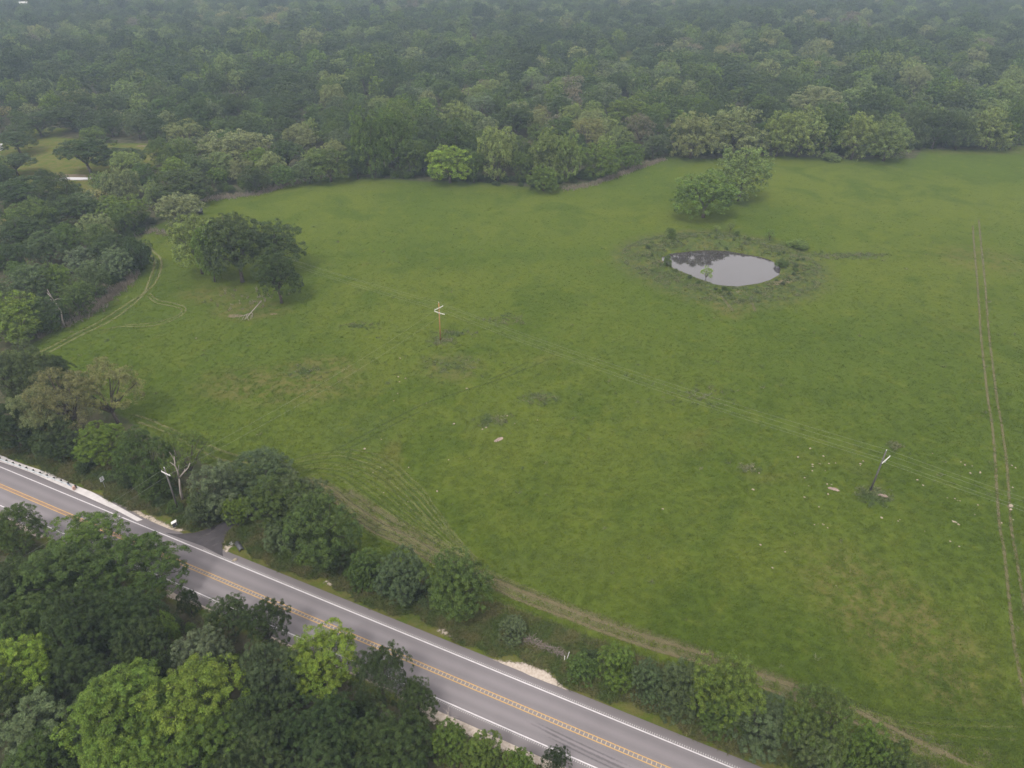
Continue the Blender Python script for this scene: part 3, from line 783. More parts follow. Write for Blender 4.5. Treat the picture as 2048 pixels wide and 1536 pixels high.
# ---------------------------------------------------------------- GN scatter for what cannot be counted
def proto_collection(name, meshes):
    c = bpy.data.collections.new(name)
    for i, me in enumerate(meshes):
        c.objects.link(bpy.data.objects.new("%s_%02d" % (name, i), me))
    return c
def scatter(name, pts, idx, rot, scl, col, tint=None):
    me = bpy.data.meshes.new(name); n = len(pts)
    me.vertices.add(n); me.vertices.foreach_set("co", np.asarray(pts, np.float32).ravel())
    a = me.attributes.new("idx", 'INT', 'POINT'); a.data.foreach_set("value", np.asarray(idx, np.int32))
    a = me.attributes.new("rot", 'FLOAT_VECTOR', 'POINT'); a.data.foreach_set("vector", np.asarray(rot, np.float32).ravel())
    a = me.attributes.new("scl", 'FLOAT_VECTOR', 'POINT'); a.data.foreach_set("vector", np.asarray(scl, np.float32).ravel())
    if tint is not None:
        a = me.attributes.new("tint", 'FLOAT_COLOR', 'POINT')
        a.data.foreach_set("color", np.concatenate([tint, np.ones((n, 1))], 1).astype(np.float32).ravel())
    o = link(bpy.data.objects.new(name, me))
    g = bpy.data.node_groups.new(name + "_scatter", 'GeometryNodeTree')
    g.interface.new_socket("Geometry", in_out='INPUT', socket_type='NodeSocketGeometry')
    g.interface.new_socket("Geometry", in_out='OUTPUT', socket_type='NodeSocketGeometry')
    N = g.nodes.new; K = g.links.new
    gi, go = N("NodeGroupInput"), N("NodeGroupOutput")
    iop = N("GeometryNodeInstanceOnPoints"); ci = N("GeometryNodeCollectionInfo")
    ci.inputs[0].default_value = col; ci.inputs["Separate Children"].default_value = True; ci.inputs["Reset Children"].default_value = True
    def na(nm, tp):
        x = N("GeometryNodeInputNamedAttribute"); x.data_type = tp; x.inputs["Name"].default_value = nm
        return next(s for s in x.outputs if s.enabled)
    K(gi.outputs[0], iop.inputs["Points"]); K(ci.outputs[0], iop.inputs["Instance"])
    iop.inputs["Pick Instance"].default_value = True
    K(na("idx", 'INT'), iop.inputs["Instance Index"]); K(na("rot", 'FLOAT_VECTOR'), iop.inputs["Rotation"]); K(na("scl", 'FLOAT_VECTOR'), iop.inputs["Scale"])
    K(iop.outputs[0], go.inputs[0])
    md = o.modifiers.new("scatter", 'NODES'); md.node_group = g
    return tag(o, kind="stuff")

# ---------------------------------------------------------------- trees one by one
TREES = [
# --- near side of the road, bottom left
('round','mid',(-83.2,86.7,9,8.4),"leafy green tree at the left frame edge, on the near roadside below the guardrail"),
('round','fresh',(-69.2,82.1,10.5,11.8),"broad fresh green tree hiding the near lane left of the driveway"),
('round','mid',(-57.7,77.9,11,11.8),"tall green tree whose right branches reach over the yellow lines"),
('cedar','dark',(-49.6,73.1,5,3.6),"slim dark sapling with upright shoots beside the near white edge line"),
('round','dark',(-41.7,69.2,8,6.4),"rounded dark green tree leaning over the near lane, right of the slim sapling"),
('oak','deep',(-35.5,66.8,9,6.8),"very dark low oak touching the near white line, left of the lime green tree"),
('round','mid',(-68.4,74.2,12,14.0),"wide green tree in the middle of the near roadside wood's left end"),
('round','deep',(-60.6,65.9,12,10.0),"deep green crown in the near wood's heart, above the lime tree at the left edge"),
('round','dark',(-53.8,66.5,12,9.0),"dark green crown in the near wood directly below the tree that overhangs the road"),
('round','bright',(-49.9,66.5,8,3.9),"small bright green tree between dark crowns near the slim sapling"),
('round','dark',(-75.1,72.4,11,9.5),"dark crown at the left frame edge under the leafy green tree by the near lane"),
('round','mid',(-70.5,65.5,11,9.6),"mid green crown at the left frame edge right above the lime tree"),
('round','dark',(-65.2,55.4,10,8.2),"dark low crown at the left frame edge right below the lime tree"),
('oak','lime',(-65.7,59.2,11,9.9),"lime green tree cut by the left frame edge in the near wood"),
('round','deep',(-58.0,58.7,10,8.5),"shaded deep green tree just right of the lime tree at the left edge"),
('round','dark',(-50.7,62.0,10,8.1),"dark crown behind the top of the biggest bright tree"),
('bush','grey',(-43.0,62.2,8,7.4),"grey green mounded tree behind the biggest bright tree's right shoulder"),
('oak','bright',(-48.5,52.7,13,12.8),"biggest bright green tree, left half of the yellowish mound at the bottom"),
('oak','bright',(-39.7,53.6,13,12.7),"big bright yellowish green tree, right half of the mound at the bottom"),
('round','bright',(-46.2,47.3,11,11.6),"bright green spreading tree at the bottom edge under the big yellowish mound"),
('round','fresh',(-37.0,47.6,11,9.3),"fresh green tree at the bottom edge under the mound's right half"),
('round','dgrey',(-32.3,58.5,11,7.7),"grey green rounded tree left of the lime tree by the road"),
('oak','lime',(-26.4,61.2,9,10.1),"vivid lime green tree with branches reaching out over the near white line"),
('cedar','dgrey',(-17.6,58.5,9,8.3),"feathery grey green cedar standing against the near lane"),
('round','deep',(-12.6,55.9,7,5.6),"dark leafy tree at the gravel shoulder, last one before the open gravel"),
('round','dark',(-31.2,51.5,10,8.9),"dark tree below the grey green rounded one at the bottom centre left"),
('round','deep',(-23.7,51.4,9,9.5),"deep green tree below the vivid lime tree"),
('bush','dgrey',(-31.0,50.0,8,5.5),"dull grey green crown low in the near wood, right of the bright mound"),
('round','deep',(-15.0,49.3,8,10.4),"deep green tree at the bottom edge beside the gravel shoulder"),
('round','dark',(-31.0,46.7,9,8.8),"dark crown cut by the bottom edge, right of the bright mound"),
('round','dark',(-22.3,45.8,9,9.3),"dark crown cut by the bottom edge, below the vivid lime tree"),
('bush','grey',(-58.8,51.3,9,10.4),"grey green crown in the bottom left corner of the near wood"),
('round','mid',(-56.9,47.0,9,8.8),"mid green crown at the very bottom left corner"),
('cedar','dark',(5.6,49.3,3,3.7),"small dark shrub against the near white line at the bottom edge"),
('bush','fresh',(-8.0,51.0,5.1,4.8),"low fresh green bush below the dead twigs on the gravel shoulder"),
('bush','fresh',(-3.6,49.3,6.2,5.5),"low green bush spreading over the gravel shoulder at the bottom edge"),
('bush','fresh',(0.7,47.1,6.4,4.2),"lowest green bush by the gravel at the bottom edge, left of the small dark shrub"),
# --- hedge between road and field, from the left
('round','dgrey',(-104.6,126.7,17.0,13.9),"grey green tree at the left edge, on the field side above the tan tree"),
('round','dark',(-103.1,136.2,9.5,7.5),"small dark tree between the track end and the tan tree"),
('airy','tan',(-89.9,117.9,16.1,13.3),"sparse yellowish tan tree with thin crown, left part of the pair by the road"),
('airy','tan',(-84.3,123.2,13.7,13.9),"sparse brownish tan tree with see-through crown, nearest the field"),
('airy','olive',(-93.8,115.3,13.7,10.1),"thin olive tree at the left edge behind the guardrail"),
('round','deep',(-100.0,114.8,10.5,11.0),"deep green tree at the left frame edge behind the guardrail"),
('round','dark',(-89.7,112.0,8.3,9.4),"dark shaded tree behind the guardrail under the tan trees"),
('oak','bright',(-79.7,109.1,8.9,9.9),"bright green tree over the white speed sign"),
('round','mid',(-67.9,103.0,12.3,9.6),"dense green tree right of the bright one behind the sign"),
('airy','fresh',(-61.1,104.1,11.0,10.0),"fresh green tree behind the bare forked trunk at the roadside pole"),
('round','dark',(-72.1,102.3,5.1,3.9),"low dark tree at the verge right behind the speed sign"),
('round','mid',(-65.9,99.3,6.4,6.2),"low green tree beside the wires at the verge"),
('bush','grey',(-51.9,94.6,11.6,9.0),"pale vine-covered mound left of the driveway mouth"),
('bush','dgrey',(-54.5,92.7,6.9,5.5),"dark leafy bush beside the utility cabinet"),
('round','dgrey',(-46.5,100.2,8.3,12.8),"grey green tree behind the driveway entrance"),
('bush','grey',(-43.3,101.7,5.6,6.5),"grey leafed mound at the track end above the driveway trees"),
('round','bright',(-48.8,92.6,6.5,5.4),"bright green small tree over the driveway mouth"),
('oak','mid',(-40.2,91.0,11.1,11.2),"broad green tree right of the driveway"),
('round','dgrey',(-36.4,92.8,10.2,9.2),"grey green crown at the field side right of the driveway"),
('bush','grey',(-39.4,87.0,5.9,5.5),"pale grey bush in the hedge front, right of the driveway"),
('round','mid',(-30.5,83.8,13.3,11.2),"large dense green tree at the right end of the driveway clump"),
('round','dark',(-30.2,82.1,8.0,7.3),"dark skirt tree at the foot of the driveway clump's right end"),
('bush','mid',(-23.2,79.7,6.2,6.2),"green bush between the driveway clump and the round bush"),
('bush','dgrey',(-17.4,77.1,7.8,8.2),"wide grey green vine bush left of the round bush"),
('bush','fresh',(-23.8,82.5,3.6,5.3),"fresh green bush at the field side of the hedge"),
('round','mid',(-8.2,73.0,12.2,10.4),"big round green bush-like tree alone between road and ruts"),
('bush','grey',(0.1,68.7,3.7,4.2),"small pale leafed shrub right of the big round tree"),
('bush','mid',(10.0,62.0,4.2,4.5),"low green bush just right of the white gate posts"),
('bush','fresh',(14.4,61.4,7.0,5.7),"fresh green shrub with a raised top in the low hedge"),
('bush','dgrey',(18.4,59.1,6.4,4.9),"grey green shrub in the low hedge above the wooden stake"),
('bush','dgrey',(22.5,57.6,8.8,6.8),"dark grey green hedge tree with upright shoots, right of the wooden stake"),
('round','fresh',(28.2,56.4,11.0,9.5),"tall fresh green hedge tree with pale top at the bottom right"),
('bush','mid',(26.7,54.4,6.4,5.2),"leafy hedge bush in front of the tall fresh green hedge tree"),
('bush','dgrey',(32.3,53.0,6.4,8.3),"low grey green hedge bush left of the bottom right hedge tree"),
('round','mid',(38.4,51.2,10.8,8.7),"bushy green hedge tree at the bottom edge, bottom right"),
('bush','dgrey',(37.7,48.8,7.8,6.1),"grey green bush at the bottom edge below the bushy hedge tree"),
('bush','fresh',(44.1,49.2,8.4,5.4),"fresh green hedge bush near the bottom edge beside the ruts"),
('bush','mid',(46.5,47.2,8.6,4.5),"last hedge bush at the bottom edge, right end of the hedge"),
# --- oak clump standing in the field
('round','pale',(-94.5,200.4,18.5,15.1),"pale green tree at the left end of the field oak clump"),
('round','fresh',(-88.8,194.8,16.8,8.1),"fresh green small tree under the field oaks' left side"),
('oak','dark',(-80.6,194.9,21.4,19.8),"large dark oak in the middle of the field clump"),
('oak','dark',(-71.8,201.4,15.7,18.3),"dark oak at the right of the field clump with knobbly branches"),
('oak','deep',(-65.0,180.8,15.8,13.2),"low dark oak branch-tree dipping to the dead branch on the grass"),
# --- pond side pair and shrubs
('round','pale',(86.6,266.5,19.4,22.0),"taller of the two green trees behind the pond"),
('round','fresh',(69.0,248.1,16.4,22.2),"shorter left one of the two green trees behind the pond"),
('airy','lime',(58.2,196.2,4.4,3.6),"small lime green sapling at the near shore of the pond"),
('bush','mid',(48.1,205.1,3.8,2.6),"dark green shrub at the pond's left shore"),
('bush','mid',(52.7,225.4,3.4,3.6),"green shrub on the pond bank's left end"),
('airy','pale',(70.4,234.2,2.2,2.7),"tiny pale sapling on the bank behind the pond, left one"),
('airy','pale',(74.8,233.3,3.6,2.7),"thin pale sapling on the bank behind the pond, under the tree pair"),
('bush','mid',(75.5,227.7,1.8,2.3),"small green shrub on the middle of the pond bank"),
('airy','fresh',(86.8,227.4,3.7,4.3),"fresh green sapling on the right part of the pond bank"),
('bush','fresh',(94.1,221.4,2.6,7.3),"green weedy shrub at the pond bank's right end"),
('bush','mid',(84.2,206.4,1.9,4.3),"low green shrub at the pond's right shore"),
# --- wood left of the field
('oak','deep',(-178.2,254.9,12,23.4),"dark oak at the left edge below the little clearing"),
('oak','dark',(-181.8,275.3,10,9.3),"small dark oak top poking up before the pale puddle"),
('oak','dark',(-149.5,238.3,12,17.6),"dark oak in the left wood below the puddle"),
('round','fresh',(-134.4,237.9,12,15.7),"fresh green tree in the left wood beside the field corner"),
('round','dark',(-123.9,264.1,13,21.9),"dark rounded tree at the field's far left corner"),
('round','pale',(-133.1,260.1,10,9.0),"pale green small tree in the left wood under the dark rounded one"),
('round','olive',(-114.4,237.2,12.7,15.9),"olive grey tree standing by the track into the field"),
('oak','deep',(-156.4,216.7,12,16.4),"deep green oak at the left edge of the left wood"),
('round','dgrey',(-143.8,205.9,11,12.1),"grey green crown in the left wood above the dead tree"),
('round','mid',(-140.7,214.5,10,9.7),"green crown in the middle of the left wood"),
('round','mid',(-131.6,215.2,10,9.1),"rounded green crown in the left wood behind the dark end tree"),
('round','dark',(-123.7,205.5,10,12.4),"dark crown of the left wood next to its right end"),
('round','deep',(-113.7,202.9,10.2,8.8),"dark tree at the right end of the left wood, beside the track"),
('bush','grey',(-130.2,200.6,8,9.6),"pale grey vine-draped crown in the left wood"),
('bush','grey',(-117.5,196.1,9.5,10.1),"pale grey green shrub at the front of the left wood"),
('round','dark',(-147.8,196.3,11,9.3),"dark crown at the left frame edge level with the oak clump"),
('round','dgrey',(-133.4,182.1,10,13.3),"dull grey green crown in the left wood left of the dead tree"),
('round','fresh',(-128.9,184.4,10,10.3),"fresh green crown of the left wood right above the dead tree"),
('round','mid',(-116.5,172.5,9.9,9.1),"green tree at the front of the left wood, right of the dead tree"),
('round','dgrey',(-118.4,183.7,10.9,9.7),"grey green tree with pale stems at the wood's front"),
('oak','bright',(-128.2,162.0,11,13.8),"bright green tree at the left edge beside the dead tree"),
('round','fresh',(-124.8,157.1,9.0,11.3),"fresh green low tree at the left edge where the track leaves the field"),
('round','dark',(-121.0,165.2,8.8,9.1),"dark tree at the front of the left wood below the dead tree"),
('round','mid',(-132.4,232.7,11,9.5),"mid green crown in the left wood above its right end"),
('spread','dark',(-208.5,299.5,9,16.6),"dark spreading oak at the left edge in the clearing"),
# --- little clearing top left
('spread','dark',(-179.1,302.8,15.0,22.8),"spreading oak with bare leaning trunk beside the puddle"),
('spread','deep',(-167.6,306.8,9.9,22.2),"low dark oak right of the one with the leaning trunk"),
('round','dark',(-234.9,365.9,12,18.7),"dark crown behind the clearing at the far left"),
('oak','dark',(-227.6,334.4,12,19.1),"dark oak at the left edge behind the clearing"),
('round','fresh',(-202.1,353.6,8.0,11.8),"fresh green small tree behind the oak with the leaning trunk"),
('round','dark',(-224.3,379.7,13,22.8),"rounded dark tree behind the clearing, left of the fresh green one"),
('round','dark',(-200.0,366.6,13,14.7),"dark tall crown behind the fresh green small tree"),
('round','dgrey',(-184.1,361.4,13,14.1),"dull green crown right of the clearing's back"),
('round','dark',(-170.7,352.4,12,11.4),"dark crown left of the two pale olive trees"),
# --- far edge of the field, from the left
('airy','olive',(-148.6,332.4,15,17.5),"pale olive see-through tree, left of the rounded pale one"),
('droop','olive',(-119.6,312.1,15,29.8),"big rounded pale olive tree above the field's far left corner"),
('round','bright',(-107.5,301.9,11,11.7),"bright green tree under the right side of the rounded pale olive one"),
('round','dark',(-101.5,278.8,10,12.3),"dark bushy tree at the far edge near the field's left corner"),
('round','mid',(-92.7,285.4,9,11.6),"green bushy tree at the far field edge with dry grass before it"),
('round','dgrey',(-82.8,289.3,9,12.7),"grey green bushy tree at the far edge, left of the tall mid green ones"),
('oak','dark',(-96.2,306.8,13,15.6),"dark crown behind the bushy trees at the far edge's left"),
('round','mid',(-74.7,292.1,13,19.4),"dense green tree at the far edge where the dry grass ends"),
('droop','mid',(-83.1,339.7,15,13.3),"drooping green tree behind the far edge, left of the wide pair"),
('droop','mid',(-59.0,298.3,27.4,17.1),"tall drooping mid green tree at the far edge, left of the pair"),
('droop','mid',(-48.5,300.0,26.3,18.0),"tall drooping mid green tree at the far edge, right of the pair"),
('round','dark',(-64.3,296.0,12.7,9.5),"low dark bush-tree at the far field edge, under the tall pair"),
('oak','dark',(-40.2,342.4,15,15.9),"dark knobbly oak behind the left of the lime green edge tree"),
('round','pale',(-27.1,369.7,16,17.7),"pale green crown up behind the lime green edge tree"),
('round','mid',(-41.7,297.0,16.0,12.9),"green tree just left of the lime green edge tree"),
('round','dark',(-23.0,306.1,21.4,20.0),"shaded dark tree right behind the lime green edge tree"),
('round','lime',(-25.4,289.9,14.9,19.9),"lime green round tree standing out at the far field edge"),
('round','mid',(-15.6,290.5,13.7,9.0),"green bush-tree right of the lime green edge tree"),
('oak','deep',(1.9,361.8,16,19.3),"almost black round oak rising above the far edge trees"),
('droop','pale',(-5.7,294.2,21.4,16.7),"pale green upright tree at the far edge under the black round oak"),
('droop','pale',(13.9,292.3,21.8,14.8),"pale green tall tree at the far edge, left one of two joined crowns"),
('droop','pale',(22.4,292.7,20.2,11.7),"pale green tall tree at the far edge, right one of two joined crowns"),
('round','fresh',(12.6,281.6,9.9,13.5),"round bush-tree that juts into the field at the far edge"),
('round','mid',(3.8,292.0,12.9,9.4),"mid green tree between the pale upright and the joined pale crowns"),
('droop','fresh',(35.9,298.6,14.8,17.9),"fresh green drooping tree at the far edge near the edge's bend"),
('round','fresh',(50.1,309.0,11.8,12.9),"fresh green tree where the far edge bends away"),
('round','dgrey',(63.7,324.0,11.0,12.5),"grey green tree in the far edge's notch left of the big olive group"),
('airy','tan',(35.0,338.4,15,15.8),"yellowish sparse tree behind the fresh green drooping one"),
('airy','brown',(60.3,344.5,15,15.8),"brownish bare-looking tree behind the far edge's bend"),
('round','pale',(28.9,363.6,16,12.1),"pale rounded crown right of the black oak, left of two"),
('round','pale',(40.4,368.0,16,12.5),"pale rounded crown right of the black oak, right of two"),
('round','fresh',(58.4,380.2,16,20.7),"fresh green broad crown above the brownish bare tree"),
('droop','olive',(80.9,326.7,20.2,21.4),"big olive willowy tree at the left end of the far right group"),
('droop','olive',(101.2,331.0,21.4,27.8),"big olive willowy tree next to the left end of the far right group"),
('droop','pale',(120.9,330.1,19.0,14.1),"olive green tree with dark gap beside it in the far right group"),
('droop','pale',(130.3,329.3,21.3,22.2),"tall olive green tree in the middle of the far right group"),
('round','mid',(143.5,333.0,22.6,18.3),"mid green tree behind the gap of the far right group"),
('droop','pale',(153.7,326.0,19.5,16.6),"olive tree left of the rightmost one in the far right group"),
('droop','pale',(166.7,322.5,18.6,20.5),"rightmost olive tree of the far right group, drooping to the grass"),
('round','olive',(162.9,400.2,17,26.9),"pale olive dome rising behind the far right group"),
('round','pale',(190.9,405.3,16,25.7),"pale crown right of the olive dome behind the far right group"),
('round','mid',(197.8,393.8,15,15.7),"mid green crown behind the rightmost olive tree"),
('droop','dgrey',(189.2,343.7,20.5,14.6),"grey green tree right of the far right group's end"),
('round','dark',(199.2,343.8,17.4,15.1),"dark tree at the far edge right of the grey green one"),
('droop','dgrey',(209.3,341.9,16.9,14.3),"dull green drooping tree left of the last big edge tree"),
('droop','pale',(223.2,342.5,18.6,22.0),"last big green edge tree before the right frame edge"),
('round','pale',(245.6,382.8,15,16.8),"pale crown behind the last big edge tree"),
('round','pale',(279.6,425.6,16,19.6),"pale tree at the right frame edge high above the field"),
('round','mid',(235.1,342.5,22.0,16.4),"green tree cut by the right frame edge at the far field edge"),
('bush','pale',(143.5,323.7,3.3,8.7),"fallen leafy limb lying at the foot of the far right group"),
]
placed = []
for st, ti, dm, lb in TREES:
    plant(st, ti, dm, lb)
    placed.append((dm[0], dm[1], dm[3]))

# ---------------------------------------------------------------- the wood beyond: nearest crowns one by one, the rest as one mass
MARKS = [  # bearing x/y, what the crown stands behind
 (-0.78, "behind the dark oak at the clearing's left edge"), (-0.64, "behind the little clearing"), (-0.55, "behind the dull crown right of the clearing"),
 (-0.46, "behind the pale olive see-through tree"), (-0.40, "behind the big rounded pale olive tree"), (-0.32, "behind the bushy trees at the far edge"),
 (-0.22, "behind the tall drooping pair"), (-0.13, "behind the dark knobbly oak"), (-0.08, "behind the lime green edge tree"),
 (0.0, "behind the almost black round oak"), (0.06, "behind the two joined pale crowns"), (0.13, "behind the yellowish sparse tree"), (0.20, "behind the far edge's bend"),
 (0.28, "behind the big olive willowy pair"), (0.38, "behind the middle of the far right group"), (0.47, "behind the pale olive dome"), (0.55, "behind the rightmost olive tree"),
 (0.63, "behind the dull drooping tree"), (0.72, "behind the last big edge tree")]
TW = {'dark': 'dark green', 'deep': 'deep green', 'mid': 'mid green', 'fresh': 'fresh green', 'pale': 'pale green', 'olive': 'olive', 'dgrey': 'grey green', 'grey': 'pale grey green', 'brown': 'bare brownish', 'tan': 'yellowish tan'}
r2 = np.random.default_rng(21)
def fill(region, n_try, wlo, whi, seed_pts, overlap=0.40):
    pts = np.array([(p[0], p[1], p[2]) for p in seed_pts], float)
    cell = 20.0; grid = {}
    def add(p):
        grid.setdefault((int(p[0] // cell), int(p[1] // cell)), []).append(p)
    for p in pts: add(p)
    out = []
    for _ in range(n_try):
        q = region()
        if q is None: continue
        x, y, w = q
        k0, k1 = int(x // cell), int(y // cell); ok = True
        for a in (-1, 0, 1):
            for b in (-1, 0, 1):
                for p in grid.get((k0 + a, k1 + b), ()):
                    if (p[0] - x) ** 2 + (p[1] - y) ** 2 < (overlap * (p[2] + w)) ** 2: ok = False; break
                if not ok: break
            if not ok: break
        if ok:
            add((x, y, w)); out.append((x, y, w))
    return out
N = 90000
ry = np.sqrt(r2.uniform(135 ** 2, 1560 ** 2, N)); rx = r2.uniform(-0.83, 0.83, N) * ry
rw = np.clip(r2.normal(12.5, 2.6, N), 8, 19)
okm = (sdist(rx, ry, FIELD) < -rw * 0.45) & (sdist(rx, ry, CLEARING) < -rw * 0.45)
for g in GAPS: okm &= sdist(rx, ry, g) < 3.0
_, rt = road_st(rx, ry); okm &= rt > 16
okm &= ~((rx > 215) & (ry < 330))
HOUSES = [((-616.81,1015.29), 0.5), ((-503.3,1041.25), 1.1), ((-475.13,1082.63), 0.2)]
for (hx, hy), _ in HOUSES: okm &= ~((np.abs(rx - hx * ry / hy) < 11) & (ry < hy + 12) & (ry > hy - 85))
cand = iter(zip(rx[okm], ry[okm], rw[okm]))
wood = fill(lambda: next(cand, None), int(okm.sum()), 8, 19, placed)
wood.sort(key=lambda p: math.hypot(p[0], p[1]) / p[2])
# species drift through the wood
def drift(x, y): return math.sin(x * 0.021 + 1.3) * math.sin(y * 0.017 + 0.5) + 0.6 * math.sin(x * 0.007 - y * 0.011)
def species(x, y):
    u = r2.random() + 0.22 * drift(x, y)
    if u < 0.48: return r2.choice(['oak', 'round']), r2.choice(['dark', 'deep', 'dark', 'mid'])
    if u < 0.74: return 'round', r2.choice(['mid', 'dgrey', 'dark'])
    if u < 0.90: return r2.choice(['round', 'droop']), r2.choice(['fresh', 'mid', 'pale'])
    if u < 1.06: return r2.choice(['droop', 'round']), r2.choice(['pale', 'olive', 'fresh'])
    return 'airy', r2.choice(['tan', 'brown', 'grey'])
N_ONE = 118
counts = {}
ORD = ["first", "second", "third", "fourth", "fifth", "sixth", "seventh", "eighth", "ninth", "tenth", "eleventh", "twelfth"]
near = sorted(wood[:N_ONE], key=lambda p: math.hypot(p[0], p[1]))
for x, y, w in near:
    st, ti = species(x, y)
    h = w * r2.uniform(0.82, 1.08)
    if y < 250 and x < -60: mark = "in the left wood behind the field oaks"
    else: mark = min(MARKS, key=lambda m: abs(m[0] - x / y))[1]
    shape = {'oak': 'spreading', 'round': 'rounded', 'droop': 'willowy', 'airy': 'thin'}[st]
    k = (TW[ti], mark, shape); counts[k] = counts.get(k, 0) + 1
    plant(st, ti, (x, y, h, w), "%s %s %s crown %s" % (ORD[counts[k] - 1], TW[ti], shape, mark), "crowns of the wood beyond the field", lod=1)
rest = wood[N_ONE:]
styles = ['oak', 'round', 'droop', 'airy']
far_meshes = [cm for s in styles for cm, _ in protos(s, 2)]
pts, idx, rot, scl, tin = [], [], [], [], []
for x, y, w in rest:
    st, ti = species(x, y); h = w * r2.uniform(0.70, 1.22)
    pts.append((x, y, hz(x, y) if y < 420 else 0.0)); idx.append(styles.index(st) * 4 + r2.integers(0, 4)); rot.append((0, 0, r2.uniform(0, 6.28)))
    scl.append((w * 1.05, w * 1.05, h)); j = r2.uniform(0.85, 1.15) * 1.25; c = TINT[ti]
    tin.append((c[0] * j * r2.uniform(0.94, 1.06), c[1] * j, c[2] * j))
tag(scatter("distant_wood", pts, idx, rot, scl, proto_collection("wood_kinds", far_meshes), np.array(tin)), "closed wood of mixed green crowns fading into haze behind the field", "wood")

# undergrowth along the wood edges and hedges
pts, idx, rot, scl, tin = [], [], [], [], []
ub = [cm for cm, _ in protos('bush', 2)]
def under(x, y, s):
    pts.append((x, y, hz(x, y))); idx.append(r2.integers(0, 4)); rot.append((0, 0, r2.uniform(0, 6.28)))
    scl.append((s, s, s * r2.uniform(0.5, 0.9))); c = TINT[r2.choice(['mid', 'dgrey', 'fresh', 'dark', 'mid'])]; j = r2.uniform(0.8, 1.2)
    tin.append((c[0] * j, c[1] * j, c[2] * j))
edge_line = [(-123.82,159.34),(-118.37,166.06),(-116.03,194.11),(-114.08,205.08),(-125.64,227.89),(-127.9,241.09),(-119.16,257.74),(-121.43,271.5),(-101.39,282.64),(-81.85,302.96),(-36.22,294.55),(15.35,283.92),(32.48,294.55),(49.45,312.54),(70.55,332.47),(90.91,330.79),(120.0,335.85),(164.37,330.79),(193.97,344.59),(246.69,350.02)]
el = np.array(edge_line)
for i in range(len(el) - 1):
    L_ = np.linalg.norm(el[i + 1] - el[i]); d = (el[i + 1] - el[i]) / L_; nrm = np.array([-d[1], d[0]])
    for _ in range(int(L_ * 0.9)):
        q = el[i] + d * r2.uniform(0, L_) + nrm * r2.uniform(-0.5, 9)
        under(q[0], q[1], r2.uniform(1.6, 4.2))
hed = [(-108.18,113.95),(-89.37,109.18),(-75.37,102.51),(-61.92,95.04),(-54.22,93.76),(-48.03,91.25),(-39.66,86.48),(-29.92,80.93),(-21.13,77.29),(-12.66,72.41)]
hed2 = [(9.01,62.82),(15.74,59.67),(21.52,57.05),(29.74,52.13),(36.46,48.87)]
for hl, dens in ((hed, 1.5), (hed2, 2.6)):
    hl = np.array(hl)
    for i in range(len(hl) - 1):
        L_ = np.linalg.norm(hl[i + 1] - hl[i]); d = (hl[i + 1] - hl[i]) / L_; nrm = np.array([-d[1], d[0]])
        for _ in range(int(L_ * dens)):
            q = hl[i] + d * r2.uniform(0, L_) + nrm * r2.uniform(-1.2, 4.5)
            s_, t_ = road_st(q[0], q[1])
            if t_ < 5.0 or (50 < s_ < 66 and t_ < 16) or (24 < s_ < 36 and t_ < 9): continue
            under(q[0], q[1], r2.uniform(0.9, 3.0))
for _ in range(70):
    a_ = r2.uniform(0, 6.28); q_ = POND[r2.integers(0, len(POND))]
    x = PCX + (q_[0] - PCX) * r2.uniform(1.12, 1.55) + r2.normal(); y = PCY + (q_[1] - PCY) * r2.uniform(1.15, 1.6) + r2.normal()
    if float(-sdist(np.array([x]), np.array([y]), POND)[0]) > 1.0: under(x, y, r2.uniform(0.5, 1.5))
for _ in range(260):                                    # bushes under the near wood
    s_, t_ = r2.uniform(5, 112), -r2.uniform(12.5, 40)
    x, y = road_pt(s_, t_); under(x, y, r2.uniform(1.5, 3.5))
tag(scatter("undergrowth", pts, idx, rot, scl, proto_collection("undergrowth_kinds", ub), np.array(tin)), "tangled green undergrowth along the wood edge and the hedge", "undergrowth")

# ---------------------------------------------------------------- grass and weeds
def tuft_mesh(name, seed, blades, h, spread, wid, mat, lean=0.5):
    r = np.random.default_rng(seed)
    V, F, vv = [], [], []
    for i in range(blades):
        a = r.uniform(0, 6.28); q = r.random() ** 0.6 * spread; x, y = q * math.cos(a), q * math.sin(a)
        b = r.uniform(0, 6.28); hh = h * r.uniform(0.6, 1.2); w = wid * r.uniform(0.7, 1.3)
        dx, dy = math.cos(b), math.sin(b); lx, ly = r.normal(size=2) * lean * hh
        k = len(V)
        V += [(x - dx * w, y - dy * w, 0), (x + dx * w, y + dy * w, 0), (x + lx + dx * w * 0.3, y + ly + dy * w * 0.3, hh), (x + lx - dx * w * 0.3, y + ly - dy * w * 0.3, hh * 0.95)]
        F.append((k, k + 1, k + 2, k + 3)); vv += [r.random()] * 4
    me = mesh_np(name, V, F, mat); attr(me, "v", vv); return me

def visible(x, y, m=1.04):
    zc = y * math.cos(R(33)) + 90 * math.sin(R(33)); up = y * math.sin(R(33)) - 90 * math.cos(R(33))
    return (np.abs(x) / zc < 0.72 * m) & (up / zc > -0.54 * m)
def blades_scatter(name, x, y, protos_, smin, smax, label, cat, zs=None):
    n = len(x)
    s = r2.uniform(smin, smax, n)
    sc = np.stack([s, s, s * r2.uniform(0.7, 1.3, n)], 1)
    rot_ = np.stack([r2.normal(size=n) * 0.08, r2.normal(size=n) * 0.08, r2.uniform(0, 6.28, n)], 1)
    tag(scatter(name, np.stack([x, y, height(x, y) - 0.01], 1), r2.integers(0, len(protos_), n), rot_, sc, proto_collection(name + "_kinds", protos_)), label, cat)

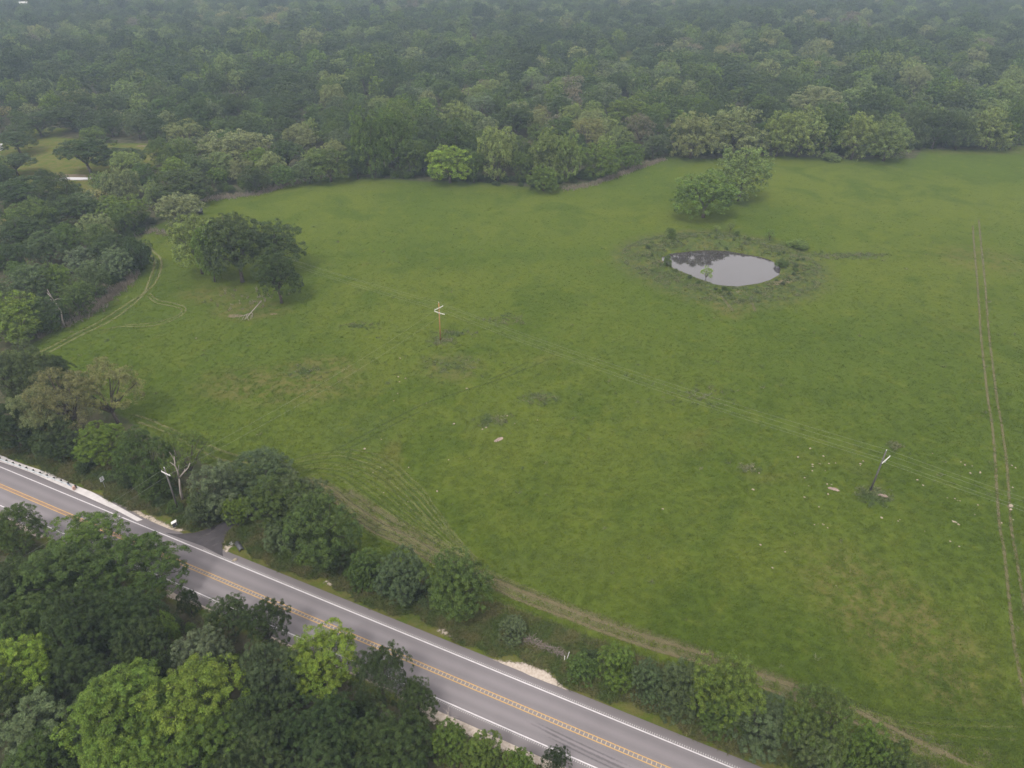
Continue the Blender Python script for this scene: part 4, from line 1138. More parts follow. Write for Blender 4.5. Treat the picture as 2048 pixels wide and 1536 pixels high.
# short pasture grass, thinning with distance
n = 420000
gy_ = 48 + 300 * r2.random(n) ** 1.6; gx_ = r2.uniform(-0.75, 0.75, n) * (gy_ + 45)
clump = np.sin(gx_ * 1.7 + np.sin(gy_ * 0.9) * 2) * np.sin(gy_ * 1.4 + np.sin(gx_ * 0.7) * 2)
k = visible(gx_, gy_) & (sdist(gx_, gy_, FIELD) > 0.3) & (sdist(gx_, gy_, POND) < -1.0) & (clump + r2.normal(size=n) * 0.8 > -0.2)
k &= r2.random(n) > sstep(gy_, 120, 345)
def off_ruts(x, y):
    m = np.ones(len(x), bool)
    for ln in (main_up, main_lo): m &= poly_dist(x, y, ln, False) > 0.42
    return m
gx_, gy_ = gx_[k], gy_[k]; k = off_ruts(gx_, gy_); gx_, gy_ = gx_[k], gy_[k]
blades_scatter("pasture_grass", gx_, gy_, [tuft_mesh("grass_tuft", s, 9, 0.12, 0.34, 0.045, M_GRASS, 1.5) for s in range(4)], 0.7, 1.5, "short green pasture grass covering the whole field", "grass")
# rough verge between road and hedge
n = 46000
s_ = r2.uniform(-30, 190, n); t_ = np.where(r2.random(n) < 0.86, r2.uniform(2.0, 11, n), r2.uniform(-15, -10.2, n))
vx = ROAD_A[0] + rdx * s_ + RN[0] * t_; vy = ROAD_A[1] + rdy * s_ + RN[1] * t_
GRAV = [(-2.84,64.87),(-0.07,64.62),(2.75,64.29),(5.09,63.14),(6.64,61.38),(8.87,58.98),(2.9,61.46),(-1.08,63.14)]
DRV = [(-64.35,92.24),(-58.54,90.15),(-55.79,90.52),(-53.01,92.12),(-49.25,95.04),(-44.16,102.94),(-41.42,101.52),(-47.12,94.01),(-49.98,90.76),(-49.69,87.06),(-48.5,84.32)]
APR = [(-112.34,117.28),(-103.14,112.33),(-83.34,103.22),(-72.07,97.41),(-64.67,93.0),(-66.79,92.75),(-79.45,99.3),(-101.24,109.18)]
k = visible(vx, vy, 1.1) & (sdist(vx, vy, GRAV) < 0.1) & (sdist(vx, vy, DRV) < -0.2) & (sdist(vx, vy, APR) < -0.1) & off_ruts(vx, vy)
k &= (t_ < 0) | (t_ > 2.6 + 0.8 * np.sin(s_ * 0.35) + 0.5 * np.sin(s_ * 1.1)) 
k &= (t_ > 0) | (np.sin(s_ * 0.5) + r2.normal(size=n) > 0.9) | (t_ < -13)
blades_scatter("verge_grass", vx[k], vy[k], [tuft_mesh("verge_tuft", 20 + s, 12, 0.30, 0.30, 0.05, M_VERGE, 0.9) for s in range(4)], 0.6, 1.5, "rough uncut green and brown grass on the roadside verge", "grass")
# pale dry grass along the wood's edge
dl = [[(-123.08,161.45),(-120.14,166.89),(-116.59,174.39),(-115.63,182.4),(-114.81,193.06),(-115.82,201.32)], [(-120.89,267.95),(-115.59,271.5),(-108.6,273.91),(-99.89,277.6),(-94.05,285.21),(-85.86,293.18),(-78.78,298.7)], [(21.32,282.64),(31.86,287.83),(41.12,297.31),(53.5,310.28),(69.07,324.24)], [(-132.4,227.89),(-125.83,236.23),(-116.5,232.47)]]
xs, ys = [], []
for l, dn_, wd in zip(dl, (150, 95, 60, 40), (2.2, 2.6, 2.0, 2.0)):
    l = np.array(l)
    for i in range(len(l) - 1):
        L_ = np.linalg.norm(l[i + 1] - l[i]); m = int(L_ * dn_ / 6); u = r2.random(m)
        q = l[i] + (l[i + 1] - l[i]) * u[:, None] + r2.normal(size=(m, 2)) * wd * 0.55
        xs.append(q[:, 0]); ys.append(q[:, 1])
q = r2.normal(size=(40, 2)) * [6.0, 3.2] + np.array((-74.43,182.4)); xs.append(q[:, 0]); ys.append(q[:, 1])
blades_scatter("dry_grass", np.concatenate(xs), np.concatenate(ys), [tuft_mesh("dry_tuft", 40 + s, 12, 0.95, 0.35, 0.045, M_DRY, 0.30) for s in range(3)], 0.6, 1.2, "tall bleached dry grass fringing the foot of the wood", "dry grass")
# coarse weeds
xs, ys = [], []
n = 5200; a = r2.uniform(0, 6.28, n); rr = r2.uniform(0.0, 1.0, n)
px_ = r2.uniform(PCX - 45, PCX + 50, n * 3); py_ = r2.uniform(PCY - 30, PCY + 40, n * 3); dd = -sdist(px_, py_, POND)
k = (dd > 0.8) & (dd < 13) & (np.sin(px_ * 0.5) * np.sin(py_ * 0.6) + r2.normal(size=n * 3) * 0.5 > -0.15)
xs.append(px_[k]); ys.append(py_[k])
for c, sx, sy, m in (((-18.15,158.3),2.0,1.3,90), ((-14.6,162.52),2.6,0.8,60), ((67.43,100.12),1.5,1.3,150), ((6.32,132.99),2.2,1.3,60), ((-14.42,147.04),3.5,2.0,70), ((-49.1,143.62),2.5,1.3,50), ((107.4,214.98),7,1.2,220), ((-1.89,170.29),3,1.5,60), ((-4.74,124.34),2,1,60), ((-40.5,167.45),2.6,1,60), ((78.4,115.1),0.8,0.6,30), ((46.84,108.41),1,.8,30), ((42.68,134.0),4,2,80)):
    q = r2.normal(size=(m, 2)) * [sx, sy] + np.array(c); xs.append(q[:, 0]); ys.append(q[:, 1])
m = 1100; q = np.stack([r2.uniform(-120, 170, m), 50 + 190 * r2.random(m)], 1); k = (sdist(q[:, 0], q[:, 1], FIELD) > 1) & (sdist(q[:, 0], q[:, 1], POND) < -2)
k &= np.sin(q[:, 0] * 0.16 + 1) * np.sin(q[:, 1] * 0.13) + r2.normal(size=m) * 0.5 > 0.35
xs.append(q[k, 0]); ys.append(q[k, 1])
x_, y_ = np.concatenate(xs), np.concatenate(ys); k = sdist(x_, y_, POND) < -0.6
blades_scatter("weeds", x_[k], y_[k], [tuft_mesh("weed", 60 + s, 12, 0.22, 0.32, 0.075, M_WEED, 1.1) for s in range(4)], 0.6, 1.7, "coarse darker weeds around the pond, the poles and in patches", "weeds")

# ---------------------------------------------------------------- rocks in the field
def rock_mesh(seed):
    r = np.random.default_rng(seed)
    import bmesh
    bm = bmesh.new(); bmesh.ops.create_icosphere(bm, subdivisions=2, radius=0.5)
    a = [(unit(r.normal(size=3)), r.uniform(0.28, 0.46)) for _ in range(7)]
    for v in bm.verts:
        p = np.array(v.co)
        for d, m in a:
            e = p @ d
            if e > m: p = p - d * (e - m) * 0.9
        p = p * np.array([1.0, 0.75, 0.5]) + r.normal(size=3) * 0.012
        v.co = p
    me = bpy.data.meshes.new("rock"); bm.to_mesh(me); bm.free(); me.materials.append(M_ROCK); return me
M_ROCK = plain("limestone", (0.29, 0.245, 0.185), 0.9, 0.2, 4.0)
rocks = [rock_mesh(s) for s in range(6)]
NTH = ["leftmost"] + [w + " from left" for w in ("second third fourth fifth sixth seventh eighth ninth tenth eleventh twelfth thirteenth fourteenth fifteenth sixteenth seventeenth eighteenth nineteenth twentieth").split()]
ROCKS = [
 ("pale stone between the leaning grey pole and the wheel ruts", "stones beside the leaning pole", 0.62, [(84.79,112.67),(89.06,109.94),(89.39,108.99),(90.68,108.72),(91.27,107.0),(89.04,106.43),(91.02,106.59),(77.69,104.26),(78.06,102.7),(80.79,99.19),(82.32,98.46),(82.69,98.36),(82.08,98.95),(85.44,97.32),(83.45,94.73),(78.61,92.9),(79.05,92.67),(79.21,92.22),(69.45,93.58),(68.94,93.17)]),
 ("pale stone right of the wheel ruts", "stones right of the ruts", 0.55, [(87.14,92.67),(98.63,108.91),(98.93,108.22),(94.8,102.27),(89.69,93.47)]),
 ("pale stone in the grass left of the leaning grey pole", "stones left of the leaning pole", 0.62, [(60.61,114.15),(57.35,111.58),(62.46,111.69),(59.38,109.21),(59.16,108.58),(60.82,109.39),(62.72,109.44),(64.07,109.55),(58.71,107.31),(61.21,107.31),(56.52,105.34),(56.48,103.0),(60.11,103.38),(60.89,103.21),(59.28,100.58),(54.63,99.85),(56.33,97.2),(68.79,109.21),(68.56,108.65),(69.7,110.01)]),
 ("pale stone in the field far left of the leaning pole", "stones in the field's centre right", 0.65, [(47.55,108.87),(47.81,108.27),(48.23,106.98),(45.71,102.17)]),
 ("pale stone in the grass below the leaning grey pole", "stones below the leaning pole", 0.55, [(66.41,94.08),(53.89,92.6),(55.39,92.78),(55.94,91.81)]),
 ("pale stone between the orange wooden pole and turning tracks", "stones below the wooden pole", 0.60, [(-11.27,141.29),(-10.45,136.84),(-26.85,141.67),(-25.04,141.02),(-26.28,139.54),(-27.85,136.59),(-26.07,134.82),(-26.54,131.86),(-19.14,131.03),(-12.47,123.27),(-6.25,121.21),(-5.5,121.87),(-1.11,126.11),(0.56,123.27),(5.49,124.48),(-30.04,114.42),(-27.18,117.69),(-8.48,111.47),(-27.52,150.07)]),
 ("pale stone in the grass above the turning tracks", "stones above the turning tracks", 0.55, [(-30.01,114.31),(-12.69,111.04),(-20.38,108.59),(-27.1,106.82),(-25.87,108.47),(-19.28,98.6),(-14.14,101.58),(-24.12,101.04)]),
 ("pale stone in the lower right part of the field", "stones in the lower right field", 0.50, [(54.6,92.81),(55.49,92.58),(66.55,94.06),(69.41,93.5),(72.44,90.64),(76.61,86.98),(75.64,88.14),(78.92,92.9),(49.61,90.55),(46.57,86.1),(42.84,87.71),(43.27,82.46),(52.44,78.66),(27.62,96.82)]),
]
for lb, gp, size, pts_ in ROCKS:
    for k_, (x, y) in enumerate(sorted(pts_)):
        o = link(bpy.data.objects.new("rock", rocks[r2.integers(0, 6)]))
        s = size * r2.uniform(0.4, 1.05); o.scale = (s, s, s); o.rotation_euler = (0, 0, r2.uniform(0, 6.28)); o.location = (x, y, hz(x, y) + 0.03 * s)
        tag(o, "%s %s" % (NTH[k_], lb.replace("stone", "stone counting from the left,", 1) if False else lb), "rock", gp)
def one_rock(p, s, lb):
    o = link(bpy.data.objects.new("rock", rocks[1])); o.scale = (s, s, s); o.location = (p[0], p[1], hz(*p) + 0.12 * s); o.rotation_euler = (0, 0, 1.0); tag(o, lb, "rock")
one_rock((91.32,97.01), 1.0, "largest pale stone, lying on the right wheel rut under the power lines")
one_rock((90.77,96.08), 0.65, "second pale stone just below the largest one on the right wheel rut")
one_rock((-46.58,84.1), 0.95, "whitish stone at the asphalt edge right of the driveway mouth")
M_SOIL = plain("dug_soil", (0.26, 0.20, 0.17), 0.95, 0.2, 2.0)
def soil(p, a, b, h, rot, lb):
    r = np.random.default_rng(int(abs(p[0] * 10))); n, m = 14, 5; V = [(0, 0, h)]
    for j in range(1, m + 1):
        u = j / m
        for i in range(n):
            an = 2 * math.pi * i / n; q = u * (1 + 0.12 * r.normal())
            V.append((a * q * math.cos(an), b * q * math.sin(an), h * (1 - u * u) * (1 + 0.2 * r.normal()) - (0.05 if j == m else 0)))
    F = [(0, 1 + i, 1 + (i + 1) % n) for i in range(n)]
    for j in range(m - 1):
        for i in range(n):
            p0 = 1 + j * n + i; p1 = 1 + j * n + (i + 1) % n; F.append((p0, p0 + n, p1 + n, p1))
    me = bpy.data.meshes.new("soil_heap"); me.from_pydata(V, [], F); me.materials.append(M_SOIL)
    o = link(bpy.data.objects.new("soil_heap", me)); o.location = (p[0], p[1], hz(*p)); o.rotation_euler = (0, 0, rot); tag(o, lb, "soil heap")
soil((69.09,99.85), 1.25, 0.5, 0.3, -0.5, "bare pinkish soil heap right beside the leaning grey pole's foot")
soil((60.82,101.94), 1.2, 0.4, 0.2, -0.5, "narrow greyish soil heap left of the leaning grey pole")
soil((-2.7,117.62), 1.3, 0.55, 0.15, 0.7, "flat grey bare soil heap alone in the middle of the field")

# ---------------------------------------------------------------- poles and lines
M_POLE_O = bark_mat("orange_treated_wood", (0.36, 0.19, 0.085))
M_POLE_G = bark_mat("weathered_grey_wood", (0.115, 0.105, 0.10))
M_ARM = plain("pale_crossarm", (0.60, 0.59, 0.56), 0.6, 0.06, 3)
M_STEEL = plain("galvanised_steel", (0.42, 0.43, 0.45), 0.45, 0.12, 5, 0.5)
M_INS = plain("grey_porcelain", (0.55, 0.55, 0.56), 0.3, 0.05, 3)
M_WIRE = plain("bare_aluminium_wire", (0.36, 0.38, 0.32), 0.55, 0.05, 2)
def pole(base, top, arms, mat, label, r0=0.17, braces=True, cap=True, tops=True):
    root = empty("utility_pole", (base[0], base[1], hz(base[0], base[1])))
    b = Vector((0, 0, -0.3)); t = Vector(top) - Vector((base[0], base[1], hz(base[0], base[1])))
    mb = MB(); mb.tube([b, b.lerp(t, 0.5), t], [r0, r0 * 0.85, r0 * 0.68], 10); mb.build("pole_shaft", mat, root, True)
    ends = []
    off = Vector(root.location)
    for a0, a1 in arms:
        p, q = Vector(a0) - off, Vector(a1) - off
        d = (q - p).normalized()
        side = Vector((-d.y, d.x, 0)) * (r0 * 0.8 + 0.06)
        if side.y > 0: side = -side
        mb = MB(); mb.beam(p + side, q + side, 0.12, 0.15); arm = mb.build("crossarm", M_ARM, root)
        for e, s in ((p, 1), (q, -1)):
            ins = MB(); c = e + side + d * 0.12 * s + Vector((0, 0, 0.07))
            ins.tube([c, c + Vector((0, 0, 0.08)), c + Vector((0, 0, 0.10)), c + Vector((0, 0, 0.2))], [0.03, 0.03, 0.07, 0.05], 8)
            ins.build("insulator", M_INS, arm)
            ends.append(tuple(off + c + Vector((0, 0, 0.2))))
        if braces:
            m = (p + q) / 2
            for e in (p.lerp(q, 0.28), p.lerp(q, 0.72)):
                br = MB(); br.beam(e + side + Vector((0, 0, -0.08)), m + side * 0.9 + Vector((0, 0, -0.65)), 0.04, 0.03); br.build("brace", M_STEEL, root)
    ins = MB(); ins.tube([t, t + Vector((0, 0, 0.18)), t + Vector((0, 0, 0.2)), t + Vector((0, 0, 0.34))], [0.04, 0.04, 0.09, 0.06], 8); ins.build("insulator", M_INS, root)
    ends.append(tuple(off + t + Vector((0, 0, 0.34))))
    tag(root, label, "utility pole")
    return ends
b1, t1 = ((-18.35,159.08,0.0),(-18.2,159.08,10.68))
e1 = pole(b1, t1, [((-19.29,157.98,9.37),(-17.42,160.18,9.37)), ((-19.36,159.96,8.01),(-16.71,158.19,8.01))], M_POLE_O, "orange brown wooden utility pole with two white crossarms in mid field")
b2, t2 = ((67.49,101.38,0.0),(67.76,101.38,9.7))
e2 = pole(b2, t2, [((66.91,100.38,7.78),(69.23,102.4,7.78))], M_POLE_G, "leaning weathered grey utility pole with one white crossarm, right in the field", 0.19)
b3, t3 = ((-60.65,95.95,0.0),(-60.59,95.95,10.12))
e3 = pole(b3, t3, [((-61.44,96.53,9.13),(-59.45,95.38,9.13))], M_POLE_G, "dark roadside utility pole with white crossarm among the hedge trees", 0.18)
b4 = (b1[0] + (b1[0] - b2[0]) * 0.95, b1[1] + (b1[1] - b2[1]) * 0.95, 0)
def far_pole(b, ref_b, ref_t, arms, lb):
    dx, dy = b[0] - ref_b[0], b[1] - ref_b[1]
    return pole((b[0], b[1], 0), (ref_b[0] + dx, ref_b[1] + dy, 10.5), [tuple((p[0] - ref_b[0] + b[0], p[1] - ref_b[1] + b[1], 9.6) for p in a) for a in arms], M_POLE_G, lb)
A2 = ((66.91,100.38,7.78),(69.23,102.4,7.78))
e4 = far_pole(b4, b2, t2, [A2], "grey utility pole hidden in the wood left of the field, next along the line")
b5 = (b2[0] + (b2[0] - b1[0]) * 0.9, b2[1] + (b2[1] - b1[1]) * 0.9, 0)
e5 = far_pole(b5, b2, t2, [A2], "grey utility pole beyond the right frame edge, next along the line")
b6 = (b3[0] + (b3[0] - b1[0]) * 0.62, b3[1] + (b3[1] - b1[1]) * 0.62, 0)
e6 = far_pole(b6, b3, t3, [((-61.44,96.53,9.13),(-59.45,95.38,9.13))], "grey utility pole in the near wood beyond the left frame edge")
def wire(p, q, sag, lb, rad=0.009):
    p, q = Vector(p), Vector(q); mb = MB(); pts = []
    for i in range(25):
        u = i / 24; v = p.lerp(q, u); v.z -= sag * 4 * u * (1 - u); pts.append(v)
    mb.tube(pts, rad, 4); tag(mb.build("power_line", M_WIRE, None, True), lb, "power line")
def tri(ea, eb, na, nb, sag, where, ia=(0, 1, -1), ib=(0, 1, -1)):
    nm = ["first outer", "second outer", "topmost"]
    for k in range(3): wire(ea[ia[k]], eb[ib[k]], sag, "%s power line strung %s" % (nm[k], where))
    m = Vector(ea[ia[0]]).lerp(Vector(ea[ia[1]]), 0.38); n_ = Vector(eb[ib[0]]).lerp(Vector(eb[ib[1]]), 0.38)
    wire(m, n_, sag * 1.05, "inner power line strung %s" % where)
tri(e1, e2, 0, 0, 1.3, "between the orange pole and the leaning grey pole")
tri(e2, e5, 0, 0, 1.3, "from the leaning grey pole out past the right frame edge")
tri(e4, e1, 0, 0, 1.3, "from the wood on the left to the orange pole")
wire(e1[2], e3[0], 1.5, "left power line from the orange pole down to the roadside pole")
wire(e1[3], e3[1], 1.5, "right power line from the orange pole down to the roadside pole")
wire(e3[0], e6[0], 0.8, "left power line crossing the road from the roadside pole")
wire(e3[1], e6[1], 0.8, "right power line crossing the road from the roadside pole")

# ---------------------------------------------------------------- guardrail, sign, marker, cabinet
M_POST = plain("dark_wooden_post", (0.045, 0.04, 0.038), 0.9, 0.2, 6)
M_RAIL = plain("galvanised_rail", (0.50, 0.53, 0.54), 0.45, 0.10, 3, 0.35)
ga = (-101.89,110.27); gb = (-82.49,101.94)
gd = Vector((gb[0] - ga[0], gb[1] - ga[1], 0)); gl = gd.length; gd.normalize(); gn = Vector((-gd.y, gd.x, 0))
root = empty("guardrail", (gb[0], gb[1], 0.128))
def wbeam(parent, s0, s1, z0=0.60):
    prof_ = [(-0.00, -0.155), (0.045, -0.12), (0.045, -0.07), (0.0, -0.03), (0.0, 0.03), (0.045, 0.07), (0.045, 0.12), (0.0, 0.155)]
    V, F = [], []
    for s in (s0, s1):
        for o_, z in prof_: V.append(tuple(gd * s - gn * o_ + Vector((0, 0, z0 + z))))
        for o_, z in prof_: V.append(tuple(gd * s - gn * (o_ - 0.012) + Vector((0, 0, z0 + z))))
    for j in range(7):
        F.append((j, j + 1, 16 + j + 1, 16 + j)); F.append((8 + j + 1, 8 + j, 24 + j, 24 + j + 1))
    F.append((0, 16, 24, 8)); F.append((7, 15, 31, 23))
    me = bpy.data.meshes.new("rail_beam"); me.from_pydata(V, [], F); me.materials.append(M_RAIL)
    return link(bpy.data.objects.new("rail_beam", me), parent)
s = -2.0
while s > -30: wbeam(root, s, s - 3.80); s -= 3.81
mbp = MB(); mbp.box((0, 0, 0.32), (0.17, 0.20, 0.86), math.atan2(gd.y, gd.x)); pm = mbp.mesh("post", M_POST)
mbk = MB(); mbk.box((0, 0, 0.60), (0.14, 0.18, 0.34), math.atan2(gd.y, gd.x)); km = mbk.mesh("spacer_block", M_POST)
for i in range(17):
    q = gd * (-0.15 - 1.905 * i) + gn * 0.30
    o = link(bpy.data.objects.new("post", pm), root); o.location = q
    o = link(bpy.data.objects.new("spacer_block", km), o); o.location = -gn * 0.17
V = MB(); V.beam(gd * -2.0 + Vector((0, 0, 0.6)), gd * -0.1 - gn * 0.25 + Vector((0, 0, 0.55)), 0.05, 0.30); V.build("end_rail", plain("bluish_end_rail", (0.30, 0.36, 0.44), 0.5, 0.1, 3, 0.3), root)
V = MB(); V.box(tuple(gd * 0.05 - gn * 0.27 + Vector((0, 0, 0.50))), (0.30, 0.5, 0.72), math.atan2(gd.y, gd.x)); V.build("end_block", plain("faded_pink_end_block", (0.50, 0.33, 0.27), 0.7, 0.15, 4), root)
tag(root, "galvanised guardrail on dark posts along the concrete apron, end at right", "guardrail")
mp = (-89.89,105.7)
root = empty("marker_post", (mp[0], mp[1], 0.1))
V = MB(); V.box((0, 0, 0.55), (0.12, 0.05, 1.15), 0.4); V.build("post_body", plain("white_plastic", (0.75, 0.73, 0.68), 0.5, 0.05), root)
V = MB(); V.box((0.0, -0.035, 1.0), (0.10, 0.02, 0.16), 0.4); V.build("reflector", plain("amber_reflector", (0.55, 0.38, 0.12), 0.3, 0.05), root)
tag(root, "small white marker post standing behind the guardrail", "marker post")

sb = (-76.99,102.22)
root = empty("road_sign", (sb[0], sb[1], hz(*sb)), math.atan2(rdy, rdx) + math.pi / 2)   # faces down the road
V = MB(); V.box((0, 0.035, 1.35), (0.06, 0.045, 2.9)); V.build("sign_post", M_STEEL, root)
V = MB()
def rrect(w, h, r, n=4):
    p = []
    for cx, cz, a0 in ((w / 2 - r, h / 2 - r, 0), (-w / 2 + r, h / 2 - r, 90), (-w / 2 + r, -h / 2 + r, 180), (w / 2 - r, -h / 2 + r, 270)):
        for i in range(n + 1):
            a = R(a0 + 90 * i / n); p.append((cx + r * math.cos(a), cz + r * math.sin(a)))
    return p
pp = rrect(0.80, 0.98, 0.05); n_ = len(pp)
V.v = [(x, 0.0, 2.35 + z) for x, z in pp] + [(x, -0.012, 2.35 + z) for x, z in pp]
V.f = [tuple(range(n_))[::-1], tuple(range(n_, 2 * n_))] + [(i, (i + 1) % n_, n_ + (i + 1) % n_, n_ + i) for i in range(n_)]
panel = V.build("sign_panel", plain("white_sheeting", (0.76, 0.76, 0.78), 0.45, 0.03), root)
M_BLACK = plain("black_sign_paint", (0.02, 0.02, 0.022), 0.5, 0.05)
V = MB(); w_, h_, t_ = 0.74, 0.92, 0.014
for c, s_ in (((0, h_ / 2), (w_, t_)), ((0, -h_ / 2), (w_, t_)), ((w_ / 2, 0), (t_, h_ - t_ - 0.002)), ((-w_ / 2, 0), (t_, h_ - t_ - 0.002))):
    V.box((c[0], -0.014, 2.35 + c[1]), (s_[0], 0.003, s_[1]))
V.build("sign_border", M_BLACK, panel)
def text(body, size, z, parent, name):
    c = bpy.data.curves.new(name, 'FONT'); c.body = body; c.size = size; c.align_x = 'CENTER'; c.align_y = 'CENTER'; c.extrude = 0.0015; c.offset = size * 0.018
    o = link(bpy.data.objects.new(name, c), parent); o.rotation_euler = (R(90), 0, 0); o.location = (0, -0.0145, z); c.materials.append(M_BLACK)
    bpy.context.view_layer.update()
    me = bpy.data.meshes.new_from_object(o.evaluated_get(bpy.context.evaluated_depsgraph_get()))
    bpy.data.objects.remove(o)
    o = link(bpy.data.objects.new(name, me), parent); o.rotation_euler = (R(90), 0, 0); o.location = (0, -0.0145, z)
text("SPEED", 0.17, 2.68, panel, "sign_lettering"); text("LIMIT", 0.17, 2.52, panel, "sign_lettering"); text("55", 0.46, 2.17, panel, "sign_number")
tag(root, "white speed limit sign on a steel post before the hedge", "road sign")

cb = (-59.81,92.12)
root = empty("utility_cabinet", (cb[0], cb[1], hz(*cb)), 0.45)
V = MB(); V.box((0, 0, 0.45), (0.62, 0.5, 0.95)); V.build("cabinet_body", plain("dark_green_grey_steel", (0.028, 0.033, 0.036), 0.5, 0.1), root)
V = MB(); V.box((0, -0.256, 0.42), (0.5, 0.012, 0.78)); d_ = V.build("cabinet_door", plain("dark_door", (0.05, 0.055, 0.065), 0.5, 0.1), root)
V = MB(); V.box((0.18, -0.275, 0.45), (0.03, 0.03, 0.12)); V.build("door_handle", M_STEEL, d_)
V = MB(); V.beam((-0.46, 0, 0.93), (0.46, 0, 1.22), 0.68, 0.06); V.build("sloping_lid", plain("pale_lid", (0.62, 0.62, 0.60), 0.6, 0.05), root)
V = MB(); V.box((0.36, 0, 0.5), (0.07, 0.52, 1.05)); V.build("side_panel", plain("light_grey_panel", (0.33, 0.33, 0.33), 0.6, 0.1), root)
tag(root, "dark utility cabinet with a pale sloping lid on the verge by the driveway", "utility cabinet")

cp = (-47.5,88.0)
root = empty("culvert_pipe", (cp[0], cp[1], hz(*cp)), -0.9)
V = MB(); n_ = 14
for k_, (rr_, x_) in enumerate(((0.42, 0.0), (0.42, 2.2), (0.34, 2.2), (0.34, 0.0))):
    V.v += [(x_, rr_ * math.cos(2 * math.pi * i / n_), 0.12 + rr_ * math.sin(2 * math.pi * i / n_)) for i in range(n_)]
for k_ in range(4):
    a, b = k_ * n_, ((k_ + 1) % 4) * n_
    V.f += [(a + i, a + (i + 1) % n_, b + (i + 1) % n_, b + i) for i in range(n_)]
V.build("pipe_barrel", plain("dull_steel_pipe", (0.10, 0.10, 0.105), 0.6, 0.2, 4, 0.4), root, True)
V = MB(); V.box((-0.45, -0.75, 0.06), (0.75, 0.5, 0.28), 0.3); V.build("concrete_toe", plain("pale_toe_concrete", (0.45, 0.43, 0.42), 0.9, 0.1), root)
tag(root, "dark culvert pipe end with broken pale concrete right of the driveway", "culvert pipe")

# ---------------------------------------------------------------- gate posts, stake, blind, dead wood, houses
M_GATE = plain("white_painted_pipe", (0.70, 0.70, 0.68), 0.5, 0.08)
gp = (7.84,64.71)
root = empty("gate_brace", (gp[0], gp[1], hz(*gp)))
V = MB(); V.tube([(-0.22, 0, -0.1), (-0.22, 0, 1.15)], 0.06, 8); V.build("gate_post", M_GATE, root)
V = MB(); V.tube([(0.08, 0.05, 0.1), (0.42, 0.25, 1.75)], 0.05, 8); V.build("slanted_pipe", M_GATE, root)
tag(root, "white pipe gate post with a slanted white pipe at the hedge gap", "gate post")
wp = (22.62,56.75)
root = empty("wooden_stake", (wp[0], wp[1], hz(*wp)))
V = MB(); V.tube([(0, 0, -0.1), (0.04, 0.02, 0.9), (0.09, 0.05, 1.45)], [0.06, 0.055, 0.045], 7); V.build("stake_shaft", M_DEAD, root, True)
V = MB(); V.tube([(0.09, 0.05, 1.45), (0.093, 0.052, 1.55)], [0.05, 0.03], 7); V.build("stake_tip", plain("pale_cut_wood", (0.55, 0.50, 0.42), 0.8), root)
tag(root, "bleached wooden stake standing at the verge below the low hedge", "stake")

bp = (-114.38,252.34)
root = empty("hunting_blind", (bp[0], bp[1], hz(*bp)), 0.15)
V = MB(); V.box((0, 0, 1.05), (2.2, 1.5, 0.9)); V.build("blind_wall", plain("dark_panel", (0.022, 0.024, 0.028), 0.7, 0.1), root)
V = MB(); V.box((0, -0.005, 1.68), (2.2, 1.51, 0.3)); V.build("window_band", plain("pale_window_band", (0.42, 0.44, 0.48), 0.4, 0.05), root)
V = MB(); V.poly([(-1.25, -0.9), (1.25, -0.9), (1.25, 0.9), (-1.25, 0.9)], 1.84, 2.0); V.build("roof", plain("dark_roof_sheet", (0.03, 0.032, 0.036), 0.6, 0.1), root)
for x_, y_ in ((-1, -0.65), (1, -0.65), (1, 0.65), (-1, 0.65)):
    V = MB(); V.box((x_, y_, 0.3), (0.1, 0.1, 0.6)); V.build("leg", M_POST, root)
tag(root, "small dark box blind with a pale band by the field's left corner track", "hunting blind")

def deadwood(name, lines, rads, label, cat, dz=0.0, depth=0.0, limb="limb", main="trunk", seed=3):
    r = random.Random(seed)
    o0 = lines[0][0]; zg = hz(o0[0], o0[1])
    root = empty(name, (o0[0], o0[1], zg)); off = Vector((o0[0], o0[1], zg))
    for i, (ln, rd) in enumerate(zip(lines, rads)):
        pts = [Vector(p) - off for p in ln]
        if i and depth:
            k = r.uniform(-depth, depth)
            pts = [p + Vector((0, k * j / max(1, len(pts) - 1), 0)) for j, p in enumerate(pts)]
        V = MB(); V.tube(pts, [rd * (1 - 0.6 * j / max(1, len(pts) - 1)) for j in range(len(pts))], 7)
        V.build(main if i == 0 else limb, M_DEAD, root, True)
    return tag(root, label, cat)
dl_ = [[(-118.29,166.06,2.52),(-117.71,166.06,4.81),(-118.22,166.06,6.85),(-118.6,166.06,8.09)],[(-118.6,166.06,8.09),(-118.65,166.06,9.65),(-118.71,166.06,11.46)],[(-118.62,166.06,8.31),(-119.17,166.06,9.31),(-119.58,166.06,10.14)],[(-118.89,166.06,7.98),(-119.24,166.06,8.4),(-120.6,166.06,8.42)],[(-118.72,166.06,7.3),(-119.34,166.06,7.7),(-120.92,166.06,7.25)],[(-118.22,166.06,8.14),(-117.62,166.06,8.29),(-116.77,166.06,8.25)],[(-117.54,166.06,5.72),(-117.43,166.06,6.63),(-117.05,166.06,7.53)],[(-117.82,166.06,5.38),(-118.61,166.06,5.44),(-119.3,166.06,4.93)]]
dl_[0].insert(0, (dl_[0][0][0], dl_[0][0][1], 0.0))
deadwood("dead_tree", dl_, [0.24, 0.13, 0.12, 0.09, 0.10, 0.08, 0.06, 0.06], "bleached leafless dead tree with spiky limbs at the front of the left wood", "dead tree", depth=1.2)
